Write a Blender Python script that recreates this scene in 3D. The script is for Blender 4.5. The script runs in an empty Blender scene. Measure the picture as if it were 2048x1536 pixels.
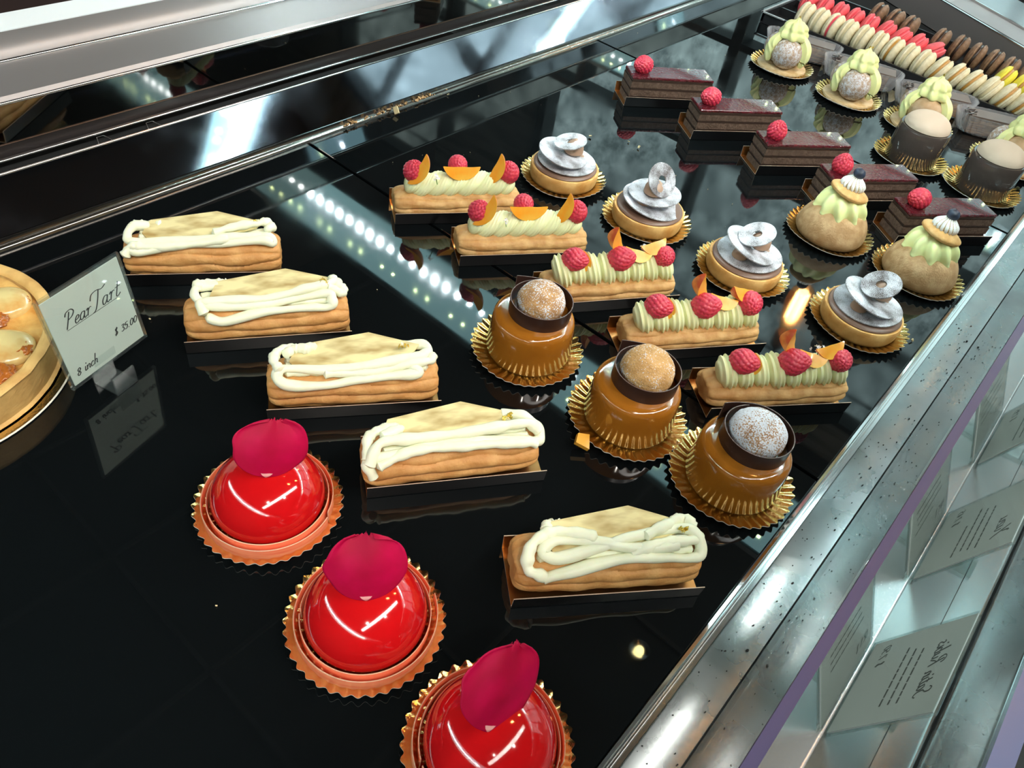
import bpy, math, random
from mathutils import Vector, Matrix, noise, Euler
sc = bpy.context.scene
COL = sc.collection
PI = math.pi
S, Cc = math.sin, math.cos

# ------------------------------------------------------------------ camera
F_PX, PITCH, ROLL, HEAD, CAM_H = 1540.64, 0.78826537, 0.19357934, 0.985758, 0.4225
Fw = Vector((S(HEAD)*Cc(PITCH), Cc(HEAD)*Cc(PITCH), -S(PITCH)))
Rt0 = Vector((Cc(HEAD), -S(HEAD), 0)); Up0 = Rt0.cross(Fw)
Rt = Cc(ROLL)*Rt0 + S(ROLL)*Up0
Up = -S(ROLL)*Rt0 + Cc(ROLL)*Up0
cd = bpy.data.cameras.new('camera'); cam = bpy.data.objects.new('camera', cd); COL.objects.link(cam)
cam.matrix_world = Matrix(((Rt.x, Up.x, -Fw.x, 0), (Rt.y, Up.y, -Fw.y, 0), (Rt.z, Up.z, -Fw.z, CAM_H), (0, 0, 0, 1)))
cd.sensor_width = 36; cd.lens = F_PX/2048*36; cd.clip_start = 0.005; cd.clip_end = 50
sc.camera = cam
# ------------------------------------------------------------------ view
sc.view_settings.view_transform = 'Standard'
sc.view_settings.look = 'None'
sc.view_settings.gamma = 1
sc.view_settings.use_curve_mapping = False
sc.view_settings.exposure = 0.0
sc.cycles.use_denoising = True
sc.cycles.caustics_reflective = False
sc.cycles.caustics_refractive = False
sc.cycles.sample_clamp_indirect = 6
sc.cycles.max_bounces = 10
sc.cycles.transparent_max_bounces = 12
# ------------------------------------------------------------------ world: daylight and the street beyond the window
W = bpy.data.worlds.new('world'); sc.world = W; W.use_nodes = True
nt = W.node_tree; nt.nodes.clear()
wo = nt.nodes.new('ShaderNodeOutputWorld'); bg = nt.nodes.new('ShaderNodeBackground')
tc = nt.nodes.new('ShaderNodeTexCoord'); nz = nt.nodes.new('ShaderNodeTexNoise'); rp = nt.nodes.new('ShaderNodeValToRGB')
nz.inputs['Scale'].default_value = 48; nz.inputs['Detail'].default_value = 6; nz.inputs['Roughness'].default_value = 0.65
rp.color_ramp.elements[0].position = 0.36; rp.color_ramp.elements[0].color = (0.16, 0.24, 0.245, 1)
rp.color_ramp.elements[1].position = 0.72; rp.color_ramp.elements[1].color = (0.60, 0.85, 0.85, 1)
nt.links.new(tc.outputs['Generated'], nz.inputs['Vector']); nt.links.new(nz.outputs['Fac'], rp.inputs['Fac'])
nt.links.new(rp.outputs['Color'], bg.inputs['Color']); nt.links.new(bg.outputs['Background'], wo.inputs['Surface'])
bg.inputs['Strength'].default_value = 2.4


def area(name, loc, rot, sx, sy, power, color):
    l = bpy.data.lights.new(name, 'AREA'); l.shape = 'RECTANGLE'; l.size = sx; l.size_y = sy; l.energy = power; l.color = color
    o = bpy.data.objects.new(name, l); COL.objects.link(o); o.location = loc; o.rotation_euler = rot
    return o


CEIL = 1.95
area('added_overhead_fill', (0.4, -1.00, CEIL-0.03), (math.radians(22), 0, 0), 3.4, 0.28, 52, (1.0, 0.965, 0.90))  # added unseen lamp, brightens the cakes from outside the shelf's reflections


def spot(name, loc, target, power, color, size=0.035, angle=60):
    l = bpy.data.lights.new(name, 'SPOT'); l.energy = power; l.color = color; l.shadow_soft_size = size; l.spot_size = math.radians(angle); l.spot_blend = 0.6
    o = bpy.data.objects.new(name, l); COL.objects.link(o); o.location = loc
    o.rotation_euler = (Vector(target)-Vector(loc)).to_track_quat('-Z', 'Y').to_euler()


spot('added_spot_near', (-0.55, -0.75, CEIL-0.1), (0.35, 0.30, 0), 40, (1.0, 0.93, 0.82))  # three unseen spots added overhead as key light on the cakes
spot('added_spot_middle', (0.55, -1.20, CEIL-0.1), (0.75, 0.25, 0), 36, (1.0, 0.95, 0.88))
spot('added_spot_far', (1.55, -1.00, CEIL-0.1), (1.25, 0.25, 0), 36, (1.0, 0.96, 0.9))


def at(px, py, z=0.0):
    """the point of the horizontal plane at height z that the photograph shows at (px, py)"""
    d = Fw + Rt*((px-1024)/F_PX) + Up*((768-py)/F_PX)
    t = (z-CAM_H)/d.z
    return Vector((d.x*t, d.y*t, z))


# ------------------------------------------------------------------ materials
MATS = {}


def mat(name, color, rough=0.5, metal=0.0, coat=0.0, sss=0.0, spec=0.5, col2=None, nscale=40, lo=0.4, hi=0.62, detail=4,
        bscale=None, bstr=0.3, bdist=0.001, sc3=None, emit=None, estr=0, aniso=0, trans=0, ior=None, r2=None, coords='Object', sheen=0):
    if name in MATS:
        return MATS[name]
    m = bpy.data.materials.new(name); m.use_nodes = True; MATS[name] = m
    t = m.node_tree; b = t.nodes['Principled BSDF']
    b.inputs['Base Color'].default_value = (*color, 1)
    b.inputs['Roughness'].default_value = rough; b.inputs['Metallic'].default_value = metal
    b.inputs['Coat Weight'].default_value = coat; b.inputs['Coat Roughness'].default_value = 0.04
    b.inputs['Specular IOR Level'].default_value = spec
    if sss:
        b.inputs['Subsurface Weight'].default_value = sss; b.inputs['Subsurface Radius'].default_value = (1, 0.6, 0.35)
        b.inputs['Subsurface Scale'].default_value = 0.004
    if trans: b.inputs['Transmission Weight'].default_value = trans
    if ior: b.inputs['IOR'].default_value = ior
    if sheen: b.inputs['Sheen Weight'].default_value = sheen
    if emit:
        b.inputs['Emission Color'].default_value = (*emit, 1); b.inputs['Emission Strength'].default_value = estr
    tcn = t.nodes.new('ShaderNodeTexCoord'); vec = tcn.outputs[coords]
    if sc3:
        mp = t.nodes.new('ShaderNodeMapping'); mp.inputs['Scale'].default_value = sc3; t.links.new(vec, mp.inputs['Vector']); vec = mp.outputs['Vector']
    if col2 or r2 is not None:
        n = t.nodes.new('ShaderNodeTexNoise'); n.inputs['Scale'].default_value = nscale; n.inputs['Detail'].default_value = detail
        t.links.new(vec, n.inputs['Vector'])
        if col2:
            r = t.nodes.new('ShaderNodeValToRGB'); r.color_ramp.elements[0].position = lo; r.color_ramp.elements[1].position = hi
            r.color_ramp.elements[0].color = (*color, 1); r.color_ramp.elements[1].color = (*col2, 1)
            t.links.new(n.outputs['Fac'], r.inputs['Fac']); t.links.new(r.outputs['Color'], b.inputs['Base Color'])
        if r2 is not None:
            mr = t.nodes.new('ShaderNodeMapRange'); mr.inputs['From Min'].default_value = lo; mr.inputs['From Max'].default_value = hi
            mr.inputs['To Min'].default_value = rough; mr.inputs['To Max'].default_value = r2
            t.links.new(n.outputs['Fac'], mr.inputs['Value']); t.links.new(mr.outputs['Result'], b.inputs['Roughness'])
    if bscale:
        n2 = t.nodes.new('ShaderNodeTexNoise'); n2.inputs['Scale'].default_value = bscale; n2.inputs['Detail'].default_value = 5
        t.links.new(vec, n2.inputs['Vector'])
        bp = t.nodes.new('ShaderNodeBump'); bp.inputs['Strength'].default_value = bstr; bp.inputs['Distance'].default_value = bdist
        t.links.new(n2.outputs['Fac'], bp.inputs['Height']); t.links.new(bp.outputs['Normal'], b.inputs['Normal'])
    return m


def sugar(name, base, amount=0.5, fine=900, patch=60, rough=0.8, bscale=700, base2=None, bstr=0.9):
    """a baked or chocolate surface dusted with icing sugar: grains in drifting patches"""
    if name in MATS: return MATS[name]
    m = mat(name, base, rough=rough, col2=base2, nscale=120, bscale=bscale, bstr=bstr, bdist=0.0012)
    t = m.node_tree; b = t.nodes['Principled BSDF']; tcn = [n for n in t.nodes if n.type == 'TEX_COORD'][0]
    n1 = t.nodes.new('ShaderNodeTexNoise'); n1.inputs['Scale'].default_value = fine; n1.inputs['Detail'].default_value = 2
    n2 = t.nodes.new('ShaderNodeTexNoise'); n2.inputs['Scale'].default_value = patch; n2.inputs['Detail'].default_value = 2
    ad = t.nodes.new('ShaderNodeMath'); ad.operation = 'MULTIPLY_ADD'; ad.inputs[1].default_value = 0.6
    mr = t.nodes.new('ShaderNodeMapRange'); mr.inputs['From Min'].default_value = 0.93-amount*0.34; mr.inputs['From Max'].default_value = 1.03-amount*0.34
    mx = t.nodes.new('ShaderNodeMix'); mx.data_type = 'RGBA'
    for n in (n1, n2): t.links.new(tcn.outputs['Object'], n.inputs['Vector'])
    t.links.new(n2.outputs['Fac'], ad.inputs[0]); t.links.new(n1.outputs['Fac'], ad.inputs[2]); t.links.new(ad.outputs[0], mr.inputs['Value'])
    t.links.new(mr.outputs['Result'], mx.inputs['Factor'])
    lk = [l for l in t.links if l.to_socket == b.inputs['Base Color']]
    if lk: t.links.new(lk[0].from_socket, mx.inputs['A'])
    else: mx.inputs['A'].default_value = (*base, 1)
    mx.inputs['B'].default_value = (0.80, 0.82, 0.88, 1)
    t.links.new(mx.outputs['Result'], b.inputs['Base Color'])
    return m


def thin_glass(name, tint=(1, 1, 1), ior=1.5, rough=0.0, boost=1.0, haze=0.0, hazecol=(0.8, 0.9, 0.9)):
    """a thin clear sheet: straight-through transmission with true Fresnel reflection"""
    if name in MATS: return MATS[name]
    m = bpy.data.materials.new(name); m.use_nodes = True; MATS[name] = m
    t = m.node_tree; t.nodes.clear()
    o = t.nodes.new('ShaderNodeOutputMaterial'); tr = t.nodes.new('ShaderNodeBsdfTransparent'); g = t.nodes.new('ShaderNodeBsdfGlossy')
    fr = t.nodes.new('ShaderNodeFresnel'); ge = t.nodes.new('ShaderNodeNewGeometry'); mi_ = t.nodes.new('ShaderNodeMapRange')
    mi_.inputs['To Min'].default_value = ior; mi_.inputs['To Max'].default_value = 1/ior     # same reflectance from either side of the sheet
    t.links.new(ge.outputs['Backfacing'], mi_.inputs['Value']); t.links.new(mi_.outputs['Result'], fr.inputs['IOR']); mx = t.nodes.new('ShaderNodeMixShader')
    tr.inputs['Color'].default_value = (*tint, 1); g.inputs['Roughness'].default_value = rough
    mu = t.nodes.new('ShaderNodeMath'); mu.operation = 'MULTIPLY'; mu.use_clamp = True; mu.inputs[1].default_value = boost
    t.links.new(fr.outputs[0], mu.inputs[0]); t.links.new(mu.outputs[0], mx.inputs['Fac'])
    base = tr.outputs[0]
    if haze:
        df = t.nodes.new('ShaderNodeBsdfDiffuse'); df.inputs['Color'].default_value = (*hazecol, 1)
        m2 = t.nodes.new('ShaderNodeMixShader'); m2.inputs['Fac'].default_value = haze
        t.links.new(tr.outputs[0], m2.inputs[1]); t.links.new(df.outputs[0], m2.inputs[2]); base = m2.outputs[0]
    t.links.new(base, mx.inputs[1]); t.links.new(g.outputs[0], mx.inputs[2]); t.links.new(mx.outputs[0], o.inputs['Surface'])
    return m


# black shelf glass: mirror-smooth, faint smears
m = mat('black_glass', (0.0035, 0.0045, 0.005), rough=0.012, spec=0.62, nscale=9, lo=0.42, hi=0.75, r2=0.10)
m_black = m
steel = mat('brushed_steel', (0.66, 0.645, 0.635), rough=0.27, metal=1)
steel_dirty = mat('stained_steel', (0.50, 0.51, 0.51), rough=0.27, metal=1, r2=0.40, nscale=22, col2=(0.40, 0.41, 0.42), lo=0.45, hi=0.7)
steel_edge = mat('bright_steel_edge', (0.9, 0.9, 0.9), rough=0.16, metal=1)
steel_dark = mat('dark_steel', (0.10, 0.085, 0.08), rough=0.3, metal=0.7)
black_gap = mat('black_rubber', (0.004, 0.004, 0.004), rough=0.7)
white_paint = mat('pale_panel', (0.82, 0.88, 0.90), rough=0.5)
gold = mat('gold_foil', (0.96, 0.66, 0.25), rough=0.17, metal=1, bscale=500, bstr=0.35, bdist=0.0006)
copper = mat('copper_card', (0.78, 0.40, 0.14), rough=0.28, metal=1, bscale=80, bstr=0.1)
paper_white = mat('paper_edge', (0.85, 0.78, 0.66), rough=0.6)
card_black = mat('black_card', (0.0045, 0.0045, 0.005), rough=0.28, spec=0.3)
card_edge = mat('card_cut_edge', (0.62, 0.45, 0.33), rough=0.5)
choux = mat('choux_pastry', (0.56, 0.245, 0.065), rough=0.62, col2=(0.74, 0.40, 0.14), nscale=70, lo=0.35, hi=0.7, detail=8, bscale=420, bstr=0.55, bdist=0.0009, sss=0.05)
choux_pale = mat('pale_choux_pastry', (0.50, 0.24, 0.07), rough=0.62, col2=(0.74, 0.46, 0.19), nscale=80, lo=0.35, hi=0.68, detail=8, bscale=420, bstr=0.5, bdist=0.0009, sss=0.05)
cream = mat('vanilla_cream', (0.90, 0.90, 0.68), rough=0.42, sss=0.2, spec=0.4, col2=(0.86, 0.86, 0.62), nscale=150, lo=0.5, hi=0.8)
pist = mat('pistachio_cream', (0.82, 0.85, 0.50), rough=0.48, sss=0.2, spec=0.35)
lime = mat('lime_cream', (0.86, 0.89, 0.42), rough=0.45, sss=0.2, spec=0.35)
plaque = mat('marbled_white_chocolate', (0.40, 0.26, 0.09), rough=0.38, col2=(0.80, 0.70, 0.37), nscale=34, lo=0.33, hi=0.58, sc3=(1, 3.0, 1), detail=3, spec=0.4)
goldleaf = mat('gold_leaf', (1.0, 0.75, 0.18), rough=0.2, metal=1, bscale=900, bstr=0.8)
rasp = mat('raspberry_flesh', (0.60, 0.03, 0.075), rough=0.42, sss=0.15, coat=0.15, bscale=1500, bstr=0.25, bdist=0.0005, col2=(0.72, 0.06, 0.09), nscale=200)
rasp_in = mat('raspberry_hollow', (0.75, 0.12, 0.16), rough=0.6)
peach = mat('nectarine_flesh', (0.95, 0.36, 0.02), rough=0.3, sss=0.2, col2=(0.95, 0.50, 0.06), nscale=60, coat=0.3)
peach_skin = mat('nectarine_skin', (0.62, 0.10, 0.03), rough=0.35, col2=(0.85, 0.32, 0.08), nscale=70, lo=0.4, hi=0.6)
petalwhite = mat('white_petals', (0.85, 0.82, 0.88), rough=0.6)
stalk = mat('green_stalk', (0.12, 0.26, 0.05), rough=0.6)
glaze_red = mat('red_mirror_glaze', (0.60, 0.006, 0.008), rough=0.09, coat=1.0, spec=0.5, sss=0.05)
ribbon = mat('peach_ribbon', (0.85, 0.15, 0.07), rough=0.35, sss=0.1, col2=(0.90, 0.27, 0.13), nscale=30, sc3=(1, 1, 14), lo=0.35, hi=0.65)
ribbon_edge = mat('pale_ribbon_edge', (0.93, 0.56, 0.36), rough=0.4)
petal = mat('rose_petal', (0.42, 0.0, 0.035), rough=0.6, sss=0.05, col2=(0.55, 0.0, 0.06), spec=0.25, nscale=40)
petal_tip = mat('petal_base', (0.92, 0.45, 0.42), rough=0.5)
caramel = mat('caramel_glaze', (0.34, 0.115, 0.010), rough=0.12, coat=0.9, sss=0.08, col2=(0.41, 0.150, 0.016), nscale=25)
praline = mat('chopped_praline', (0.10, 0.045, 0.02), rough=0.6, col2=(0.35, 0.2, 0.1), nscale=300, bscale=500, bstr=1, bdist=0.002)
choc = mat('dark_chocolate', (0.035, 0.016, 0.012), rough=0.30, spec=0.5)
choc_edge = mat('chocolate_cut_edge', (0.12, 0.075, 0.062), rough=0.45)
ball_gold = sugar('golden_sugared_crumb', (0.55, 0.30, 0.10), 0.16, base2=(0.70, 0.42, 0.17))
ball_mid = sugar('half_sugared_crumb', (0.45, 0.24, 0.10), 0.36, base2=(0.62, 0.36, 0.15))
ball_white = sugar('heavily_sugared_crumb', (0.38, 0.2, 0.1), 0.72, base2=(0.5, 0.3, 0.16))
tartcrust = mat('tart_crust', (0.66, 0.30, 0.07), rough=0.55, col2=(0.90, 0.55, 0.20), nscale=60, lo=0.35, hi=0.65, detail=5, bscale=500, bstr=0.25)
ganache = mat('milk_ganache', (0.20, 0.115, 0.08), rough=0.35)
ganache_rim = sugar('sugared_ganache', (0.20, 0.12, 0.085), 0.30, fine=1500)
disc_m = sugar('sugared_chocolate_disc', (0.075, 0.058, 0.055), 0.66, fine=2600, patch=60, rough=0.5, bscale=1500, bstr=0.2)
disc_d = sugar('lightly_sugared_chocolate_disc', (0.075, 0.05, 0.042), 0.42, fine=2600, patch=60, rough=0.45, bscale=1500, bstr=0.2)
beigecream = mat('milk_chocolate_cream', (0.45, 0.29, 0.20), rough=0.4, sss=0.1)
crackelin = mat('craquelin', (0.42, 0.24, 0.10), rough=0.7, col2=(0.56, 0.36, 0.18), nscale=110, lo=0.4, hi=0.62, detail=8, bscale=600, bstr=0.45)
crackelin_o = mat('orange_craquelin', (0.62, 0.33, 0.10), rough=0.7, col2=(0.74, 0.46, 0.19), nscale=90, detail=6, bscale=600, bstr=0.45)
meringue = mat('white_swirl_cream', (0.88, 0.87, 0.84), rough=0.45, sss=0.1)
meringue_line = mat('brown_groove', (0.55, 0.40, 0.20), rough=0.5)
blueb = mat('blueberry_skin', (0.012, 0.016, 0.032), rough=0.45, col2=(0.05, 0.07, 0.12), nscale=120, lo=0.4, hi=0.7)
cakechoc = mat('chocolate_sponge', (0.085, 0.047, 0.030), rough=0.8, col2=(0.13, 0.078, 0.052), nscale=260, bscale=500, bstr=0.8, bdist=0.001)
cakecream = mat('chocolate_cream_layer', (0.055, 0.030, 0.021), rough=0.5)
glaze_dark = mat('raspberry_jelly', (0.13, 0.004, 0.012), rough=0.08, coat=0.6, spec=0.4, bscale=260, bstr=1.0, bdist=0.012)
puff_s = sugar('sugared_choux', (0.42, 0.27, 0.17), 0.44, fine=1500, patch=230, base2=(0.54, 0.36, 0.22))
puff_p = mat('plain_choux', (0.50, 0.32, 0.17), rough=0.65, col2=(0.60, 0.42, 0.27), nscale=90, bscale=500, bstr=0.3)
puffbase = mat('puff_pastry_base', (0.66, 0.44, 0.20), rough=0.6, col2=(0.78, 0.58, 0.34), nscale=120, bscale=400, bstr=0.4)
beige_top = mat('pale_velvet_dome', (0.70, 0.56, 0.42), rough=0.75)
puckbody = mat('smoky_chocolate_side', (0.075, 0.058, 0.050), rough=0.08, coat=0.6)
m_cream = mat('ivory_macaron_shell', (0.80, 0.73, 0.52), rough=0.6, col2=(0.72, 0.63, 0.42), nscale=200, bscale=700, bstr=0.25)
m_pink = mat('coral_macaron_shell', (0.85, 0.12, 0.14), rough=0.6, col2=(0.75, 0.10, 0.12), nscale=200, bscale=700, bstr=0.25)
m_brown = mat('brown_macaron_shell', (0.27, 0.16, 0.09), rough=0.6, col2=(0.18, 0.10, 0.055), nscale=200, bscale=700, bstr=0.25)
m_yel = mat('yellow_macaron_shell', (0.84, 0.74, 0.07), rough=0.6, bscale=700, bstr=0.25)
m_fill = mat('caramel_filling', (0.48, 0.24, 0.05), rough=0.4)
m_fillc = mat('chocolate_filling', (0.035, 0.02, 0.014), rough=0.4)
m_fillp = mat('coral_filling', (0.70, 0.07, 0.10), rough=0.4)
m_foot = mat('ivory_macaron_foot', (0.66, 0.56, 0.34), rough=0.8, bscale=900, bstr=0.9)
blackplastic = mat('black_plastic', (0.02, 0.02, 0.022), rough=0.22)
clearplastic = thin_glass('clear_plastic', (0.93, 0.94, 0.95), boost=1.8, haze=0.30, hazecol=(0.75, 0.75, 0.78))
acrylic = thin_glass('clear_acrylic', (0.93, 0.96, 0.95), boost=1.4, haze=0.02)
cardpaper = mat('white_card_paper', (0.86, 0.90, 0.82), rough=0.6)
cardpaper2 = mat('grey_card_paper', (0.84, 0.90, 0.86), rough=0.6)
ink = mat('black_ink', (0.03, 0.03, 0.03), rough=0.6)
ink2 = mat('grey_ink', (0.12, 0.13, 0.12), rough=0.6)
pane_m = thin_glass('clear_glass', (0.95, 0.97, 0.96), boost=1.5, haze=0.015)
edge_purple = mat('violet_glass_edge', (0.045, 0.042, 0.125), rough=0.45)
edge_green = mat('green_glass_edge', (0.10, 0.22, 0.20), rough=0.15, coat=0.5)
gb = mat('satin_steel_band', (0.30, 0.28, 0.275), rough=0.42, metal=0.45)
mirror_dark = mat('smoked_mirror_glass', (0.42, 0.43, 0.50), rough=0.05, metal=1.0, r2=0.11, nscale=14)
mirror_brown = mat('bronze_mirror_glass', (0.48, 0.44, 0.41), rough=0.035, metal=1.0)
tartfill = mat('baked_almond_cream', (0.62, 0.27, 0.05), rough=0.35, col2=(0.88, 0.56, 0.18), nscale=45, lo=0.4, hi=0.6, detail=5, bscale=120, bstr=0.6, bdist=0.002, coat=0.3)
pearflesh = mat('poached_pear', (0.80, 0.64, 0.28), rough=0.22, col2=(0.62, 0.30, 0.07), nscale=40, lo=0.48, hi=0.70, coat=0.6, sss=0.15)
pearbrown = mat('caramelised_patch', (0.45, 0.13, 0.02), rough=0.18, coat=0.8, bscale=200, bstr=0.5, bdist=0.002)
tartrim = mat('pie_crust', (0.80, 0.50, 0.17), rough=0.65, col2=(0.64, 0.36, 0.11), nscale=50, bscale=300, bstr=0.5, bdist=0.001)


# ------------------------------------------------------------------ mesh helpers
class MB:
    def __init__(s): s.v = []; s.f = []; s.mi = []

    def add(s, verts, faces, mi=0, M=None):
        o = len(s.v)
        s.v += [tuple(M @ Vector(p)) if M else tuple(p) for p in verts]
        for i, f in enumerate(faces):
            s.f.append([o+k for k in f]); s.mi.append(mi[i] if isinstance(mi, list) else mi)
        return s

    def grid(s, fn, nu, nv, cu=False, cv=False, mi=0, M=None):
        """fn(u, v) with u, v in 0..1; closed directions wrap"""
        U = nu if cu else nu+1; V = nv if cv else nv+1
        vs = [fn(i/nu, j/nv) for i in range(U) for j in range(V)]
        fs = []; ms = []
        for i in range(nu):
            for j in range(nv):
                a, b, c, d = i*V+j, i*V+(j+1) % V, ((i+1) % U)*V+(j+1) % V, ((i+1) % U)*V+j
                fs.append([a, b, c, d]); ms.append(mi((i+.5)/nu, (j+.5)/nv) if callable(mi) else mi)
        return s.add(vs, fs, ms, M)

    def box(s, lo, hi, mi=0, M=None):
        x0, y0, z0 = lo; x1, y1, z1 = hi
        v = [(x0, y0, z0), (x1, y0, z0), (x1, y1, z0), (x0, y1, z0), (x0, y0, z1), (x1, y0, z1), (x1, y1, z1), (x0, y1, z1)]
        return s.add(v, [[0, 3, 2, 1], [4, 5, 6, 7], [0, 1, 5, 4], [1, 2, 6, 5], [2, 3, 7, 6], [3, 0, 4, 7]], mi, M)

    def lathe(s, prof, n=48, mi=0, M=None, mod=None):
        def fn(u, v):
            k = u*(len(prof)-1); r, z = prof[int(round(k))]
            a = -2*PI*v
            if mod: r, z = mod(r, z, a)
            return (r*Cc(a), r*S(a), z)
        return s.grid(fn, len(prof)-1, n, cv=True, mi=mi, M=M)

    def tube(s, pts, rad, n=8, mi=0, flat=1.0, M=None):
        pts = [Vector(p) for p in pts]; N = len(pts)
        rr = rad if callable(rad) else (lambda t: rad)
        rings = []; up = Vector((0, 0, 1))
        for i, p in enumerate(pts):
            t = (pts[min(i+1, N-1)]-pts[max(i-1, 0)]).normalized()
            a = t.cross(up)
            a = a.normalized() if a.length > 1e-4 else Vector((1, 0, 0))
            b = a.cross(t).normalized(); r = rr(i/(N-1))
            rings.append([p+a*(r*Cc(2*PI*k/n))+b*(r*flat*S(2*PI*k/n)) for k in range(n)])
        t0 = (pts[0]-pts[1]).normalized()*rr(0)*0.6; t1 = (pts[-1]-pts[-2]).normalized()*rr(1)*0.6
        v = [q for r in rings for q in r]+[pts[0]+t0, pts[-1]+t1]
        f = [[i*n+k, i*n+(k+1) % n, (i+1)*n+(k+1) % n, (i+1)*n+k] for i in range(N-1) for k in range(n)]
        f += [[N*n, (k+1) % n, k] for k in range(n)]+[[N*n+1, (N-1)*n+k, (N-1)*n+(k+1) % n] for k in range(n)]
        return s.add(v, f, mi, M)

    def prism(s, poly, z0, z1, mi=0, M=None, side=None):
        n = len(poly)
        v = [(x, y, z0) for x, y in poly]+[(x, y, z1) for x, y in poly]
        f = [list(range(n))[::-1], list(range(n, 2*n))]+[[i, (i+1) % n, n+(i+1) % n, n+i] for i in range(n)]
        return s.add(v, f, [mi, mi]+[side if side is not None else mi]*n, M)

    def build(s, name, mats, parent=None, smooth=True, loc=None, rot=None):
        me = bpy.data.meshes.new(name); me.from_pydata(s.v, [], s.f); me.update()
        for m in (mats if isinstance(mats, (list, tuple)) else [mats]): me.materials.append(m)
        for p, k in zip(me.polygons, s.mi): p.material_index = k; p.use_smooth = smooth
        if smooth is True:
            try: me.set_sharp_from_angle(angle=math.radians(48))
            except Exception: pass
        o = bpy.data.objects.new(name, me); COL.objects.link(o)
        if parent: o.parent = parent
        if loc is not None: o.location = loc
        if rot is not None: o.rotation_euler = rot
        return o


def thing(name, label, cat, loc=(0, 0, 0), rz=0.0, group=None, tilt=(0, 0)):
    o = bpy.data.objects.new(name, None); COL.objects.link(o); o.empty_display_size = 0.02
    o.location = loc; o.rotation_euler = (tilt[0], tilt[1], rz); o['label'] = label; o['category'] = cat
    if group: o['group'] = group
    return o


def tag(o, label, cat, group=None):
    o['label'] = label; o['category'] = cat
    if group: o['group'] = group
    return o


def copy_thing(o, loc=None, rz=None, label=None, parent=None):
    c = o.copy(); COL.objects.link(c)
    if parent is not None:
        c.parent = parent
    for ch in list(o.children):
        copy_thing(ch, parent=c)
    if loc is not None: c.location = loc
    if rz is not None: c.rotation_euler.z = rz
    if label: c['label'] = label
    return c


def fbm(p, s=1.0): return noise.fractal(Vector(p)*s, 1.0, 2.0, 4)


def cat_rom(pts, n=8, closed=False):
    P = [Vector(p) for p in pts]; out = []
    N = len(P)
    for i in range(N if closed else N-1):
        g = (lambda k: P[k % N]) if closed else (lambda k: P[max(0, min(N-1, k))])
        p0, p1, p2, p3 = g(i-1), g(i), g(i+1), g(i+2)
        for k in range(n):
            t = k/n
            out.append(0.5*((2*p1)+(-p0+p2)*t+(2*p0-5*p1+4*p2-p3)*t*t+(-p0+3*p1-3*p2+p3)*t**3))
    if not closed: out.append(P[-1])
    return out


def RZ(a): return Matrix.Rotation(a, 4, 'Z')
def T(x, y, z): return Matrix.Translation((x, y, z))


# ================================================================== SETTING: the shop room
def struct(name, mb, m, smooth=False):
    o = mb.build(name, m, smooth=smooth); o['kind'] = 'structure'; return o


FLOORZ = -1.0
wallpaint = mat('warm_dark_wall', (0.10, 0.085, 0.075), rough=0.7)
plankwall = mat('green_grey_planks', (0.22, 0.27, 0.26), rough=0.6, col2=(0.42, 0.50, 0.48), nscale=3, sc3=(1, 1, 9), lo=0.4, hi=0.6)
ceilm = mat('dark_ceiling_grid', (0.09, 0.095, 0.10), rough=0.8)
struct('floor', MB().box((-2.6, -2.6, FLOORZ-0.05), (2.75, 2.6, FLOORZ)), mat('dark_tile_floor', (0.035, 0.033, 0.032), rough=0.25, col2=(0.05, 0.045, 0.042), nscale=4))
struct('ceiling', MB().box((-2.6, -2.6, CEIL), (2.75, 2.6, CEIL+0.06)), ceilm)
struct('wall_back', MB().box((-2.6, 2.5, FLOORZ), (2.75, 2.6, CEIL)), wallpaint)
struct('wall_front', MB().box((-2.6, -2.6, FLOORZ), (2.75, -2.5, CEIL)), wallpaint)
struct('wall_left', MB().box((-2.6, -2.5, FLOORZ), (-2.5, 2.5, CEIL)), wallpaint)
wr = MB()   # wall with the street window
wr.box((2.65, -2.5, FLOORZ), (2.75, 2.5, 0.15)); wr.box((2.65, -2.5, 1.75), (2.75, 2.5, CEIL))
wr.box((2.65, -2.5, 0.15), (2.75, -1.9, 1.75)); wr.box((2.65, 1.9, 0.15), (2.75, 2.5, 1.75))
struct('wall_right', wr, plankwall)
wf = MB()
for y in (-1.9, -1.15, -0.4, 0.35, 1.1, 1.86): wf.box((2.62, y-0.02, 0.15), (2.71, y+0.02, 1.75))
for z in (0.15, 0.55, 0.95, 1.35, 1.73): wf.box((2.625, -1.9, z-0.012), (2.705, 1.9, z+0.012))
struct('window_1', wf, mat('dark_window_frame', (0.03, 0.035, 0.035), rough=0.5))
tb = MB()
for k in range(9): tb.box((-2.6, -2.2+k*0.55, CEIL-0.012), (2.75, -2.185+k*0.55, CEIL-0.0005))
for k in range(11): tb.box((-2.4+k*0.55, -2.6, CEIL-0.012), (-2.385+k*0.55, 2.6, CEIL-0.0005))
struct('trim_1', tb, mat('ceiling_grid_bar', (0.16, 0.165, 0.17), rough=0.5))

# ================================================================== the display case
X0, X1 = -0.62, 1.95
case = thing('display_case', 'long brushed steel pastry display case carrying all the cakes', 'display case', (0, 0, -0.012))
OZ = 0.012  # case local z = world z + OZ


def cbox(name, lo, hi, m, smooth=False):
    return MB().box((lo[0], lo[1], lo[2]+OZ), (hi[0], hi[1], hi[2]+OZ)).build(name, m, case, smooth)


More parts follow.
